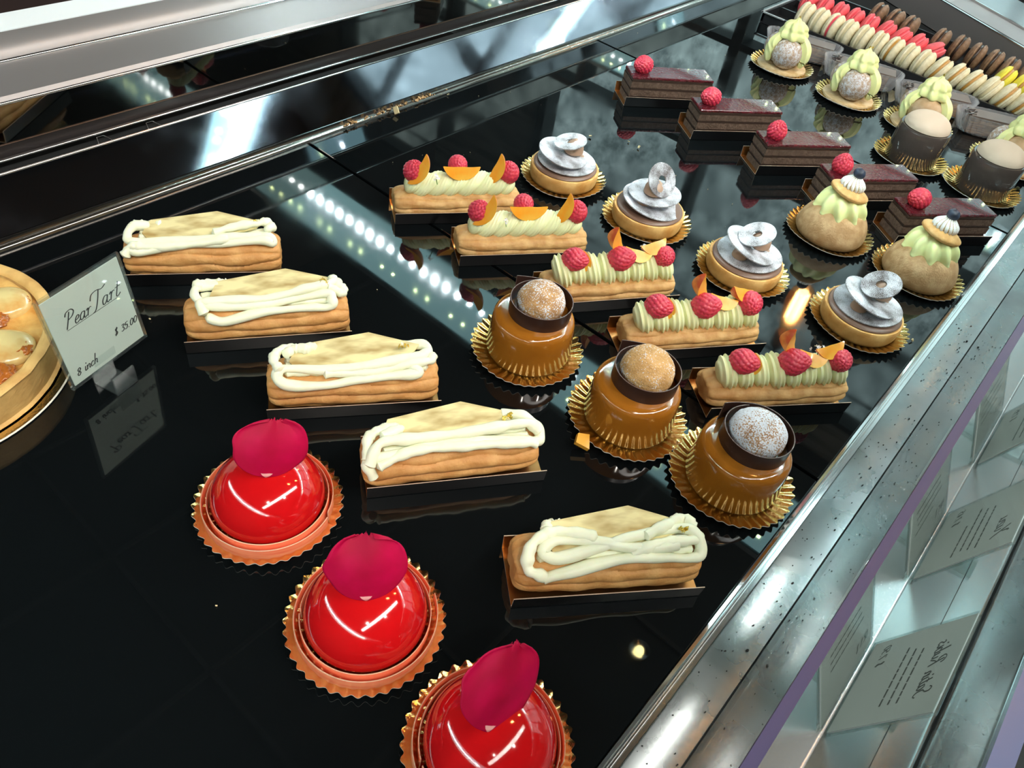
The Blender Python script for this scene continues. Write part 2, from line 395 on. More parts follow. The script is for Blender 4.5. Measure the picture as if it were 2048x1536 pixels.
def extrude_x(name, prof, m, x0=X0, x1=X1, parent=None, mi=None):
    """prof: list of (y, z) swept along the case; a sheet with a closing loop"""
    mb = MB(); n = len(prof)
    v = [(x0, y, z+OZ) for y, z in prof]+[(x1, y, z+OZ) for y, z in prof]
    mb.add(v, [[i, i+1, n+i+1, n+i] for i in range(n-1)]+[list(range(n))[::-1], list(range(n, 2*n))], (mi or [0]*(n-1))+[0, 0])
    return mb.build(name, m, parent or case, True)


cbox('case_body', (X0, -0.055, -0.95), (X1, 0.70, -0.035), mat('painted_case_body', (0.05, 0.05, 0.055), rough=0.5))
cbox('shelf_support', (X0, 0.012, -0.034), (X1, 0.606, -0.0065), steel_dark)
# front lip of the shelf, the sunken steel channel, the rubber groove and the wide ledge
extrude_x('shelf_lip', [(0.0145, -0.034), (0.0145, 0.0012), (0.0125, 0.0022), (0.0112, 0.0008), (0.0106, -0.0012), (0.0096, -0.0012), (0.0086, 0.0002), (0.0062, 0.0002), (0.0062, -0.034)], steel_edge)
extrude_x('front_channel', [(0.0060, -0.034), (0.0060, -0.0012), (0.0052, -0.0020), (-0.0175, -0.0030), (-0.0185, -0.0030), (-0.0185, -0.034)], steel_dirty)
extrude_x('rubber_seal', [(-0.0187, -0.034), (-0.0187, -0.0046), (-0.0212, -0.0046), (-0.0212, -0.034)], black_gap)
led_ = [(-0.0214, -0.034), (-0.0214, -0.0028)]
for k in range(7):
    a = PI/2*k/6; led_.append((-0.0214-0.0035*(1-Cc(a)), -0.0028+0.0035*S(a)))
led_ += [(-0.040, 0.0007), (-0.0404, 0.0002), (-0.0672, 0.0002), (-0.0672, -0.034)]
extrude_x('front_ledge', led_, steel)
cbox('front_skirt', (X0, -0.078, -0.95), (X1, -0.0695, -0.03), steel)
# back edge: steel lip, smoked mirror riser, sliding track, mirrored doors and their rails
YB = 0.612
extrude_x('back_lip', [(0.606, -0.034), (0.606, 0.0012), (0.6075, 0.0026), (0.6095, 0.0026), (0.6105, 0.004), (0.6105, 0.0075), (0.614, 0.0075), (0.614, -0.034)], mat('satin_back_lip', (0.42, 0.39, 0.36), rough=0.2, metal=1))
def rail(name, y, z, r, m=None):
    mb = MB(); n = 12
    v = [(xx, y+r*Cc(2*PI*k/n), z+OZ+r*S(2*PI*k/n)) for xx in (X0, X1) for k in range(n)]
    mb.add(v, [[k, (k+1) % n, n+(k+1) % n, n+k] for k in range(n)]); return mb.build(name, m or steel_edge, case, True)


extrude_x('mirror_riser', [(YB, 0.0078), (0.6345, 0.0450), (0.6385, 0.0450), (0.6385, -0.034)], mirror_dark)
rail('riser_rail', 0.6352, 0.0456, 0.0011)
cbox('sliding_track', (X0, 0.640, 0.0), (X1, 0.648, 0.0440), black_gap)
rail('door_bottom_rail', 0.6493, 0.0480, 0.0012)
cbox('door_bottom_frame', (X0, 0.650, 0.0470), (X1, 0.655, 0.0600), mat('dark_door_frame', (0.05, 0.042, 0.04), rough=0.2, metal=0.5))
rail('door_frame_line', 0.6500, 0.0603, 0.0004, mat('brown_bead', (0.10, 0.06, 0.04), rough=0.3, metal=0.6))
cbox('door_mirror', (X0, 0.6505, 0.0605), (X1, 0.655, 0.0918), mirror_brown)
rail('door_top_rail', 0.6505, 0.0925, 0.0013)
extrude_x('upper_band', [(0.6515, 0.0925), (0.6540, 0.0962), (0.700, 0.1000), (0.700, 0.08)], gb)
rail('upper_band_rail', 0.7005, 0.1006, 0.0018)
extrude_x('cap_profile', [(0.7015, 0.1005), (0.7040, 0.106), (0.7100, 0.112), (0.7200, 0.1150), (0.7200, 0.08)], gb)
extrude_x('pale_counter_strip', [(0.7215, 0.08), (0.7215, 0.1152), (0.7415, 0.1205), (0.7415, 0.08)], white_paint)
cbox('dark_counter', (X0, 0.7425, 0.02), (X1, 1.20, 0.1190), mat('dark_brown_counter', (0.03, 0.018, 0.017), rough=0.35))
# hanging clips in the sliding track
for px in (375, 475):
    q = MB(); x = 0.262+(px-375)/100*0.046
    q.tube([(x-0.006, 0.6385, 0.0452+OZ), (x-0.003, 0.6470, 0.0462+OZ), (x+0.003, 0.6470, 0.0462+OZ), (x+0.006, 0.6385, 0.0452+OZ)], 0.00035, 6)
    q.build('track_clip', steel_edge, case)

# black glass shelf panels
for a, b, lb in ((X0, 0.4485, 'black glass shelf panel nearest the pear tart and the red domes'),
                 (0.4515, 0.9555, 'black glass shelf panel under the powdered tarts and caramel fruit eclairs'),
                 (0.9585, X1, 'black glass shelf panel under the macaron tray')):
    o = MB().box((a, 0.0152, -0.0062), (b, 0.6055, -0.0002)).build('glass_shelf', m_black, smooth=False)
    tag(o, lb, 'shelf', 'black glass shelf panels of the case')
    bv = o.modifiers.new('bevel', 'BEVEL'); bv.width = 0.0008; bv.segments = 2

# ------------------------------------------------------------------ lamps: LED bars over the bed, pendant bulbs, recessed spot
ledw = mat('white_led', (1, 1, 1), emit=(0.86, 0.97, 1.0), estr=420)
ledg = mat('warm_green_led', (1, 1, 1), emit=(0.80, 1.0, 0.45), estr=70)
housing_glow = mat('teal_housing_glow', (0.2, 0.3, 0.3), rough=0.4, emit=(0.45, 0.85, 0.88), estr=3.0)  # added glow, imitates teal light on the bar housing's underside
alu = mat('led_bar_aluminium', (0.35, 0.42, 0.43), rough=0.4, metal=0.6)
for i, (xx, lb) in enumerate(((-0.27, 'slim led bar hanging over the pear tart end of the case'), (0.735, 'slim led bar hanging over the middle of the case'),
                              (1.745, 'slim led bar hanging over the macaron end of the case'))):
    t = thing('led_bar', lb, 'light', (xx, 0.13, 0.37), 0, 'led bars over the case')
    MB().box((-0.065, -0.45, 0.0015), (0.055, 1.02, 0.010)).build('bar_housing', alu, t, False)
    MB().box((-0.060, -0.44, 0.0), (0.050, 1.01, 0.0014)).build('glowing_underside', housing_glow, t, False)
    d = MB(); d2 = MB()
    for k in range(54):
        y = -0.43+k*0.0264
        d.box((0.0, y-0.003, -0.001), (0.006, y+0.003, 0.0009))
        if k % 3 != 2: d2.box((-0.042, y-0.002, -0.001), (-0.0385, y+0.002, 0.0009))
    d.build('white_diodes', ledw, t, False); d2.build('green_diodes', ledg, t, False)

bulbglass = thin_glass('amber_bulb_glass', (1.0, 0.75, 0.45), boost=1.2, haze=0.03, hazecol=(1, .5, .2))
fil = mat('glowing_filament', (1, 1, 1), emit=(1.0, 0.62, 0.30), estr=60)
cap_c = mat('copper_lamp_cap', (0.55, 0.22, 0.10), rough=0.3, metal=1)


def pendant(loc, label, sc_=1.0, core=1.0):
    t = thing('pendant_bulb', label, 'lamp', loc, 0, 'pendant bulbs')
    g = [(0.004, 0.17), (0.013, 0.165), (0.018, 0.15), (0.028, 0.11), (0.036, 0.07), (0.037, 0.045), (0.031, 0.02), (0.018, 0.005), (0.0, 0.0)]
    M = Matrix.Scale(sc_, 4)
    MB().lathe(g, 24, M=M).build('glass_envelope', bulbglass, t)
    f = MB()
    for k in range(6):
        a = 2*PI*k/6
        f.tube([(0.016*Cc(a), 0.016*S(a), z) for z in (0.028, 0.07, 0.115)], 0.0035, 6, M=M)
    f.tube([(0, 0, z) for z in (0.02, 0.05, 0.09, 0.125)], 0.012, 10, M=M)
    f.build('filament', fil, t)
    MB().lathe([(0.0, 0.165), (0.016, 0.165), (0.020, 0.17), (0.020, 0.215), (0.006, 0.23), (0.0, 0.23)], 20, M=M).build('lamp_cap', cap_c, t)
    top = (CEIL-loc[2])/sc_
    MB().tube([(0, 0, 0.22), (0, 0, (0.22+top)/2), (0, 0, top)], 0.0025, 6, M=M).build('cord', black_gap, t)
    return t


pendant((2.30, 0.445, 1.03), 'pendant filament bulb with copper cap reflected between the two rail-side powdered tarts', 1.25)
pendant((0.80, -0.13, 0.98), 'pendant filament bulb hanging over the front ledge by the price cards', 1.2)
pendant((1.36, -0.17, 1.02), 'pendant filament bulb hanging over the far half of the front ledge', 1.2)
t = thing('recessed_spotlight', 'small warm recessed spotlight in the ceiling', 'light', (1.36, 0.20, CEIL-0.0135))
MB().lathe([(0.0, 0.004), (0.028, 0.002), (0.030, 0.0), (0.036, 0.0), (0.036, 0.012), (0.0, 0.012)], 24).build('spot_ring', steel_edge, t)
MB().lathe([(0.0, -0.002), (0.014, -0.002), (0.014, 0.0), (0.0, 0.0)], 16).build('spot_lens', mat('warm_spot', (1, 1, 1), emit=(1.0, 0.85, 0.35), estr=30), t)


# ================================================================== boards and trays
def board_mesh(R=0.045, r_in=0.0295, n=38, amp=0.0007, rim=0.0048, seed=0):
    """scalloped foil board: a flat middle and a fluted rim that curls up"""
    mb = MB(); N = n*8; rings = [0, 0.3, 0.7, 1.0, 1.06, 1.12, 1.2, 1.28, 1.36, R/r_in]
    def pt(q, a, off):
        r = r_in*q; t = max(0, (r-r_in)/(R-r_in)); w = Cc(n*a)
        z = 0.0012+rim*t**1.5+w*amp*1.25*min(1, t*1.8)*(1-0.3*t)
        rr = r+(w*0.0011*t*t)
        z += 0.0009*S(3*a+seed)*t
        return (rr*Cc(a), rr*S(a), z+off)
    top = [pt(q, 2*PI*k/N, 0) for q in rings[1:] for k in range(N)]
    nr = len(rings)-1
    v = [(0, 0, 0.0012)]+top; f = [[0, 1+k, 1+(k+1) % N] for k in range(N)]
    f += [[1+i*N+k, 1+(i+1)*N+k, 1+(i+1)*N+(k+1) % N, 1+i*N+(k+1) % N] for i in range(nr-1) for k in range(N)]
    mb.add(v, f, 0)
    bot = [pt(q, 2*PI*k/N, -0.0007) for q in rings[1:] for k in range(N)]
    v = [(0, 0, 0.0005)]+bot; mb.add(v, [g[::-1] for g in f], 1)
    o1 = 1+(nr-1)*N; o2 = len(v)+1+(nr-1)*N
    mb.f += [[o1+k, o2+k, o2+(k+1) % N, o1+(k+1) % N] for k in range(N)]; mb.mi += [1]*N
    return mb


BOARD = board_mesh().build('cake_board', [gold, paper_white])
board_used = [False]


def board(x, y, label, rz=0.0):
    if not board_used[0]:
        o = BOARD; board_used[0] = True
    else:
        o = BOARD.copy(); COL.objects.link(o)
    o.location = (x, y, 0); o.rotation_euler.z = rz
    return tag(o, label, 'cake board', 'gold scalloped cake boards')


def tray_mesh(L=0.122, w=0.042, h=0.0125):
    t = 0.0006; o = 0.0012
    mb = MB()
    P = [(-w/2-o, h), (-w/2, 0.0004), (w/2, 0.0004), (w/2+o, h)]
    inner = [(-w/2-o+t, h), (-w/2+t, 0.0004+t), (w/2-t, 0.0004+t), (w/2+o-t, h)]
    for x0, x1 in ((-L/2, L/2),):
        v = [(x, y, z) for x in (x0, x1) for (y, z) in P+inner]
        f = []; m = []
        for i in range(3):
            f.append([i, i+1, 8+i+1, 8+i]); m.append(1)
            f.append([4+i+1, 4+i, 12+i, 12+i+1]); m.append(0)
        for i in (0, 3): f.append([i, 4+i, 12+i, 8+i] if i else [4, 0, 8, 12]); m.append(2)
        for b in (0, 8):
            for i in range(3): f.append([b+i, b+i+1, b+5+i, b+4+i]); m.append(2)
        mb.add(v, f, m)
    return mb


TRAY = tray_mesh().build('eclair_tray', [copper, card_black, card_edge], smooth=False)
tray_used = [False]
ANG = math.radians(-36)


def tray(A, ang, label, sx=1.0, group='folded black and copper eclair trays'):
    """A: the tray's centre on the shelf"""
    if not tray_used[0]:
        o = TRAY; tray_used[0] = True
    else:
        o = TRAY.copy(); COL.objects.link(o)
    o.location = (A[0], A[1], 0); o.rotation_euler.z = ang; o.scale.x = sx
    return tag(o, label, 'cake tray', group)


def tray_centre(pl, pr, L=None, ang=None):
    """centre and angle from the two ends of the tray's front top edge in the photograph"""
    A = at(*pl, 0.0125); B = at(*pr, 0.0125); d = B-A
    a = math.atan2(d.y, d.x) if ang is None else math.radians(ang)
    l = d.length if L is None else L
    c = A+Vector((Cc(a), S(a), 0))*l/2+Vector((-S(a), Cc(a), 0))*0.022
    return c, a, l


# ================================================================== eclairs
def shell_pt(u, v, L, W_, Hh, seed, ngr=5):
    """closed loaf: u along, v round (0..1)"""
    s = (u-0.5)*2
    e = (1-abs(s)**7)**(1/2.6) if abs(s) < 1 else 0
    a = 2*PI*v
    ca, sa = Cc(a), S(a)
    k = 2.5
    rad = (abs(ca)**k+abs(sa)**k)**(-1/k)
    y = rad*ca*W_/2; z = rad*sa*Hh/2
    # grooves left by the star nozzle, wandering lengthwise
    g = abs(S((a+0.26*noise.noise(Vector((s*2.1, seed, a*0.8))))*ngr))**0.55
    d = 1.02-0.12*(1-g)+0.05*noise.noise(Vector((s*5, ca*2, sa*2+seed)))
    n2 = 0.012*noise.noise(Vector((s*30, ca*9+seed, sa*9)))
    y *= (d+n2)*(0.55+0.45*e); z *= (d+n2)*(0.5+0.5*e)
    x = s*L/2*(1+0.02*noise.noise(Vector((ca*2+seed, sa*2, s))))
    zz = max(z+Hh/2, 0.0)
    return (x, y, zz)


def shell_mesh(L, W_, Hh, seed, ngr=5):
    mb = MB()
    us = [0.5-0.5*Cc(PI*i/70) for i in range(71)]
    n = 144
    v = []
    for u in us:
        for j in range(n): v.append(shell_pt(min(max(u, 1e-4), 1-1e-4), j/n, L, W_, Hh, seed, ngr))
    f = [[i*n+j, (i+1)*n+j, (i+1)*n+(j+1) % n, i*n+(j+1) % n] for i in range(70) for j in range(n)]
    f += [list(range(n)), list(range(70*n, 71*n))[::-1]]
    mb.add(v, f, 0)
    return mb


VL, VW, VH = 0.119, 0.036, 0.030
VAN = [((249, 550), (561, 543)), ((368, 685), (704, 662)), ((533, 820), (883, 801)), ((734, 977), (1094, 941)), ((1028, 1199), (1410, 1174.5))]
vlab = ['cream-piped eclair nearest the steel back wall, behind the pear tart card',
        'cream-piped eclair with a lump of gold leaf, second in line from the back wall',
        'cream-piped eclair in the middle of the five, left of the rear caramel cake',
        'cream-piped eclair overhanging its tray, beside the rear red dome',
        'cream-piped eclair nearest the steel front rail']
tlab = ['copper and black folded tray under the cream-piped eclair nearest the back wall',
        'copper and black folded tray under the second cream-piped eclair from the back wall',
        'copper and black folded tray under the middle cream-piped eclair',
        'copper and black folded tray under the cream-piped eclair beside the rear red dome',
        'copper and black folded tray under the cream-piped eclair nearest the front rail']
# piping paths, (x, y) in mm on the top of each eclair, seen with +y away from the customer
PIPES = [
    [[(-52, -13), (-44, -15), (-20, -12), (0, -11), (25, -10), (46, -9), (54, -10), (51, -5), (30, -6), (5, -8), (-25, -9), (-50, -8), (-54, -3), (-50, 6), (-40, 9)],
     [(-56, -16), (-50, -13), (-38, -13), (-10, -12), (20, -9)], [(-50, 12), (-40, 14), (-30, 10)], [(10, -4), (28, 2), (44, 6), (51, 10), (54, 4), (50, -3)]],
    [[(-42, -15), (-30, -17), (0, -14), (30, -13), (45, -13), (47, -9), (44, -5), (20, -7), (-10, -10), (-38, -9), (-48, -4), (-50, 4), (-46, 10), (-34, 11)],
     [(-44, -14), (-46, -8), (-36, -7), (0, -7), (25, -3), (44, 2), (50, 7), (48, 11)], [(46, 0), (54, -3), (57, 1), (52, 5), (54, 10)], [(-28, 13), (-40, 14), (-50, 9)]],
    [[(40, -7), (44, -12), (30, -13), (5, -14), (-25, -16), (-47, -15), (-52, -9), (-45, -6), (-20, -8), (10, -7), (35, -3), (50, 1), (53, 8), (46, 13), (34, 12)],
     [(-50, -8), (-54, 0), (-50, 9), (-38, 12), (-26, 11)], [(-20, -10), (10, -10), (35, -7), (52, -5), (55, 1)], [(-46, 4), (-40, 9), (-30, 7)]],
    [[(-54, -18), (-57, -12), (-45, -11), (-25, -9), (0, -8), (30, -9), (52, -11), (59, -8), (58, 0), (48, 7), (36, 10)],
     [(-56, -14), (-48, -5), (-30, -4), (0, -4), (30, -3), (50, -2), (58, -5)], [(-57, -10), (-55, 2), (-46, 7), (-34, 6), (-46, 1)], [(-50, -16), (-30, -11), (0, -11), (30, -12), (55, -13)]],
    [[(-44, -17), (-20, -14), (5, -11), (30, -11), (50, -12), (56, -7), (52, 2), (40, 5), (15, 1), (-10, -5), (-35, -9), (-44, -5), (-34, 0), (-10, -2), (15, -6), (40, -5)],
     [(-44, -17), (-53, -14), (-52, -4), (-42, 4), (-30, 5), (-12, 0)], [(-40, 8), (-36, 14), (-30, 12)], [(20, 0), (38, 8), (48, 12), (54, 6)], [(10, -9), (30, -4), (52, -3), (57, 2)]],
]


def top_z(y, W_=VW, Hh=VH):
    q = min(abs(y)/(W_/2), 0.985)
    return Hh/2+Hh/2*(1-q**2.5)**(1/2.5)


def plaque_mesh(seed, flip=0.0):
    # long flat hexagon of marbled white chocolate
    poly = [(-44, -3), (-40, -9), (10, -11), (42, -2), (47, 4), (12, 17), (-38, 10)]
    poly = [(x*0.001, y*0.001) for x, y in poly]
    mb = MB().prism(poly, 0, 0.0016)
    return mb


def van_eclair(i):
    c, a, l = tray_centre(*VAN[i])
    tray(c, a, tlab[i], l/0.122)
    t = thing('vanilla_eclair', vlab[i], 'eclair', (c.x, c.y, 0.0012), a, 'cream-piped eclairs with marbled chocolate plaques')
    if i == 3: t.location.x -= 0.0028; t.location.y += 0.001; t.rotation_euler.z += 0.03
    shell_mesh(VL, VW, VH, i*7.3+1).build('choux_shell', choux, t)
    rnd = random.Random(40+i)
    for k, path in enumerate(PIPES[i]):
        P = cat_rom([(x*0.001, y*0.001, 0) for x, y in path], 8)
        pts = []
        for j, p in enumerate(P):
            wob = 0.0006*noise.noise(Vector((j*0.25, k*9.1, i*3.3)))
            lift = 0.0024+0.0018*(k % 2)+0.0010*abs(S(j*0.11+k))+max(0, min(0.0045, (p.y+0.012)*0.42))
            ex = max(0, abs(p.x)-0.050)
            pts.append((p.x, p.y+wob, top_z(p.y)-ex*0.5+lift))
        r0 = 0.0032+rnd.random()*0.0005
        MB().tube(pts, lambda q, r0=r0: 1.06*r0*(1+0.14*S(q*21+k)+0.10*S(q*55+i)), 12, flat=0.9).build('piped_cream', cream, t)
    mb = MB()   # bed of cream below the plaque
    for y in (-0.006, 0.0, 0.006):
        mb.tube([(x*0.001, y+0.0005*S(x), top_z(y)+0.0008) for x in range(-46, 51, 4)], 0.0030, 10)
    mb.build('cream_bed', cream, t)
    pm = plaque_mesh(i).build('chocolate_plaque', plaque, t, smooth=False)
    tilt = [(0.24, -0.02), (0.26, 0.0), (0.25, 0.0), (0.27, -0.02), (0.24, 0.0)][i]
    pm.location = ([0.000, 0.004, 0.000, -0.003, 0.002][i], 0.0045, VH+0.0052); pm.rotation_euler = (tilt[0], tilt[1], [0.02, 0.05, 0.04, 0.0, 0.02][i])
    g = MB(); gx, gy = [(42, 5), (42, 2), (36, 6), (38, 4), (44, 1)][i]
    for k in range(14 if i == 1 else 9):
        x = gx*0.001+rnd.gauss(0, 0.0016); y = gy*0.001+rnd.gauss(0, 0.0014); z = top_z(y)+0.0108+rnd.random()*0.0012
        M = T(x, y, z) @ Euler((rnd.random()*2, rnd.random()*2, rnd.random()*6)).to_matrix().to_4x4()
        s = 0.0009+rnd.random()*0.0009*(1.5 if i == 1 else 1)
        g.box((-s, -s*0.7, -0.00008), (s, s*0.7, 0.00008), M=M)
    g.build('gold_leaf', goldleaf, t, False)
    return t


for i in range(5): van_eclair(i)


# ------------------------------------------------------------------ fruit
def fib(n):
    return [Vector((math.sqrt(1-(1-2*(k+.5)/n)**2)*Cc(k*2.39996), math.sqrt(1-(1-2*(k+.5)/n)**2)*S(k*2.39996), 1-2*(k+.5)/n)) for k in range(n)]


FIB = fib(120)


def raspberry_mesh(hollow=False):
    mb = MB(); nu, nv = 66, 90
    def fn(u, v):
        th = PI*u; ph = -2*PI*v
        d = Vector((S(th)*Cc(ph), S(th)*S(ph), Cc(th)))
        best = max(d.dot(q) for q in FIB); ang = math.acos(min(1, best))
        b = math.sqrt(max(0, 1-(ang/0.19)**2)) if ang < 0.19 else 0
        r = 0.0088+0.0010*b
        zz = Cc(th)
        wid = 1.0-0.28*max(0, zz)**1.3
        return (d.x*r*wid, d.y*r*wid, d.z*r*1.20)
    mb.grid(fn, nu, nv, cv=True)
    if hollow:
        v2 = []
        for p in mb.v:
            x, y, z = p
            if z < -0.0070:
                rr = math.hypot(x, y)
                if rr < 0.0042: z = -0.0078+ (0.0042-rr)*1.6
                else: z = -0.0078-0.0012*(1-abs(rr-0.0052)/0.003)
            v2.append((x, y, z))
        mb.v = v2
    return mb


RASP = raspberry_mesh(); RASPH = raspberry_mesh(True)
rasp_data = {}


def raspberry(parent, loc, rot, s=1.0, hollow=False, name='raspberry'):
    key = hollow
    if key not in rasp_data:
        o = (RASPH if hollow else RASP).build(name, rasp, parent); rasp_data[key] = o.data
    else:
        o = bpy.data.objects.new(name, rasp_data[key]); COL.objects.link(o); o.parent = parent
    o.location = loc; o.rotation_euler = rot; o.scale = (s, s, s)
    return o


def peach_mesh(R=0.021, span=2.0, w=0.0064, h=0.0098):
    """crescent wedge: skin outside, two cut faces meeting at the inner edge"""
    mb = MB(); N = 28; v = []; ns = 5
    for i in range(N+1):
        q = i/N; a = (q-0.5)*span; k = max(S(PI*q), 0.02)**0.62
        cx, cz = R*S(a), R*(1-Cc(a))
        outd = Vector((S(a), 0, -Cc(a)))
        c = Vector((cx, 0, cz)); ww = w*k; hh = h*k
        ring = []
        for s in range(ns+1):
            b = (s/ns-0.5)*1.9
            p = c+outd*(hh*0.18*Cc(b))+Vector((0, ww*S(b)/S(0.95), 0))
            ring.append(p)
        ring.append(c-outd*hh)
        v += ring
    n = ns+2; f = []; mi = []
    for i in range(N):
        for k in range(n):
            f.append([i*n+k, i*n+(k+1) % n, (i+1)*n+(k+1) % n, (i+1)*n+k]); mi.append(0 if k < ns else 1)
    f += [list(range(n))[::-1], list(range(N*n, N*n+n))]; mi += [1, 1]
    mb.add(v, f, mi)
    return mb


PEACH = peach_mesh(); peach_data = []


def peach_slice(parent, loc, rot, s=(1, 1, 1)):
    if not peach_data:
        o = PEACH.build('nectarine_slice', [peach_skin, peach], parent); peach_data.append(o.data)
    else:
        o = bpy.data.objects.new('nectarine_slice', peach_data[0]); COL.objects.link(o); o.parent = parent
    o.location = loc; o.rotation_euler = rot; o.scale = s
    return o


def flower(parent, loc, s=1.0, seed=0):
    rnd = random.Random(seed); mb = MB()
    for k in range(16):
        a = rnd.random()*6.28; e = 0.2+rnd.random()*1.2; d = Vector((Cc(a)*Cc(e), S(a)*Cc(e), S(e)))
        c = d*(0.0022+rnd.random()*0.0022)
        M = T(*c) @ d.to_track_quat('Z', 'Y').to_matrix().to_4x4()
        for j in range(5):
            b = 2*PI*j/5
            mb.add([(0, 0, 0), (0.0007*Cc(b-.45), 0.0007*S(b-.45), 0.0003), (0.0013*Cc(b), 0.0013*S(b), 0.0004), (0.0007*Cc(b+.45), 0.0007*S(b+.45), 0.0003)], [[0, 1, 2, 3]], 0, M)
    mb.tube([(0, 0, 0.001), (0.0005, -0.0005, -0.002), (0.0012, -0.001, -0.005)], 0.0004, 6, mi=1)
    o = mb.build('coriander_flower', [petalwhite, stalk], parent); o.location = loc; o.scale = (s, s, s)
    return o


FL, FW, FH = 0.122, 0.034, 0.022


def piping_rope(L, r0, pitch, lean, amp, fine, sharp=1.0, seed=0, n_per=12, zs=0.95):
    """a continuous star-nozzle piping; lobes of the given pitch leaning round the axis"""
    mb = MB(); N = int(L/pitch*n_per*2.2); nv = 72
    def fn(u, v):
        x = (u-0.5)*L; a = 2*PI*v
        ph = 2*PI*x/pitch+lean*a
        lobe = abs(Cc(ph/2))**sharp
        endf = min(1, math.sqrt(max(0, 1-abs(2*u-1)**8)))
        r = r0*(1-amp+amp*lobe)*(1+fine*Cc(ph*5))*(0.25+0.75*endf)
        r *= 1+0.06*noise.noise(Vector((x*90, seed, 0)))
        return (x, r*Cc(a), r*S(a)*zs)
    mb.grid(fn, N, nv, cv=True)
    k = len(mb.v)-nv
    mb.add([mb.v[j] for j in range(nv)], [list(range(nv))[::-1]]); mb.add([mb.v[k+j] for j in range(nv)], [list(range(nv))])
    return mb


def piping_shells(n, L, r0, seed=0):
    """a row of leaning ridged shells, each overlapping the next"""
    mb = MB(); rnd = random.Random(seed); st = L/n
    for k in range(n):
        cx = -L/2+st*(k+.5); rr = r0*(0.95+rnd.random()*0.12); ln = 0.25+rnd.random()*0.1; nr = 7
        def fn(u, v, cx=cx, rr=rr, ln=ln):
            b = PI*u; a = 2*PI*v
            # ribs run over the top, across the eclair
            px = -Cc(b); w = S(b)**0.75
            rib = 1+0.075*Cc(px*nr*1.9)
            y = rr*w*Cc(a)*rib*1.08; z = rr*w*S(a)*rib*1.02
            x = cx+px*st*0.68-z*ln+y*0.12
            return (x, y, z)
        mb.grid(fn, 30, 40, cv=True)
    return mb


FRU = [((791, 428), (1050, 422)), ((921, 512), (1179, 504)), ((1138-42, 608.5), (1360, 590)), ((1253, 705), (1532.6, 686.5)), ((1423, 817), (1703, 805))]
flab = ['fruit eclair nearest the steel back wall, with long nectarine wedges and twisted piping',
        'fruit eclair with twisted piping and nectarine wedges, second from the back wall',
        'fruit eclair with ridged piping just behind the rear caramel cake',
        'fruit eclair with ridged piping and a whole tall raspberry end, beside the reflected bulb',
        'fruit eclair with ridged piping nearest the front rail, white flower on its right half']
ftl = ['copper and black folded tray under the fruit eclair nearest the back wall',
       'copper and black folded tray under the second fruit eclair from the back wall',
       'copper and black folded tray under the middle fruit eclair',
       'copper and black folded tray under the fruit eclair beside the reflected bulb',
       'copper and black folded tray under the fruit eclair nearest the front rail']


def fruit_eclair(i):
    if i == 0: c, a, l = tray_centre(*FRU[i], L=0.123, ang=-35)
    else: c, a, l = tray_centre(*FRU[i])
    tray(c, a, ftl[i], l/0.122)
    t = thing('fruit_eclair', flab[i], 'eclair', (c.x, c.y, 0.0012), a, 'fruit eclairs with pistachio piping')
    shell_mesh(FL, FW+0.002, FH+0.002, i*5.1+60, 4).build('choux_shell', choux_pale, t)
    CR = 0.0125; cz = FH+0.0065
    if i < 2:
        o = piping_rope(0.106, CR, 0.0140, 3.0, 0.22, 0.035, 0.8, seed=i).build('pistachio_piping', pist, t); o.location = (0.002, 0, cz)
    else:
        o = piping_shells(8, 0.108, 0.0128, seed=i).build('pistachio_piping', pist, t); o.location = (0.002, 0, cz)
    zt = cz+CR
    R = math.radians
    if i < 2:
        raspberry(t, (-0.043, -0.001, zt+0.003), (R(20), R(15), 0), 1.0)
        raspberry(t, (0.0, 0.008, zt+0.003), (R(80), R(10), 0), 0.95)
        raspberry(t, (0.047, -0.003, zt+0.002), (R(12), R(-14), 0), 1.05)
        peach_slice(t, (-0.0335, -0.009, zt+0.004), (R(-12), R(-62), R(0)), (0.95, 0.8, 0.9))
        peach_slice(t, (0.001, -0.002, zt-0.002), (R(8), R(2), R(2)), (1.0, 1.0, 1.0))
        peach_slice(t, (0.039, -0.006, zt+0.003), (R(-12), R(-68), R(0)), (0.95, 0.8, 0.9))
        flower(t, (-0.024+i*0.003, -0.012, zt+0.001-i*0.003), 1.1-0.25*i, i)
    else:
        raspberry(t, (-0.038, -0.004, zt+0.002), (R(60), R(60), R(20)), 1.05)
        raspberry(t, (0.004, -0.005, zt+0.001), (R(50), R(40), R(30)), 1.12)
        raspberry(t, (0.045, -0.004, zt+0.000), (R(70), R(0), R(-20)), 1.12 if i == 3 else 1.0)
        peach_slice(t, (-0.0265, -0.004, zt-0.003), (R(-8), R(-72), R(10)), (0.62, 0.9, 0.95))
        peach_slice(t, (-0.0035, 0.006, zt+0.010), (R(20), R(62), R(25)), (0.85, 0.9, 0.95))
        peach_slice(t, (0.0175, -0.006, zt-0.0005), (R(-25), R(14), R(-8)), (0.75, 0.9, 0.9))
        peach_slice(t, (0.036, 0.000, zt+0.003), (R(-15), R(20 if i == 3 else -10), R(10)), (0.7, 0.9, 0.9))
        if i != 3: flower(t, (0.028, 0.004, zt+0.003), 1.0 if i == 2 else 1.5, i)
    return t


for i in range(5): fruit_eclair(i)

# ================================================================== red domes
K = CAM_H
REDS = [(0.1504, 0.2628), (0.1411, 0.1610), tuple(at(976, 1492, 0.003))[:2]]
rlab = ['glossy red dome cake beside the cream-piped eclairs, its petal curling sideways, furthest from the camera',
        'glossy red dome cake between the other two, petal standing upright',
        'glossy red dome cake nearest the camera, cut off by the lower edge of the photo']
rbl = ['gold scalloped board under the red dome furthest from the camera', 'gold scalloped board under the middle red dome',
       'gold scalloped board under the red dome nearest the camera']


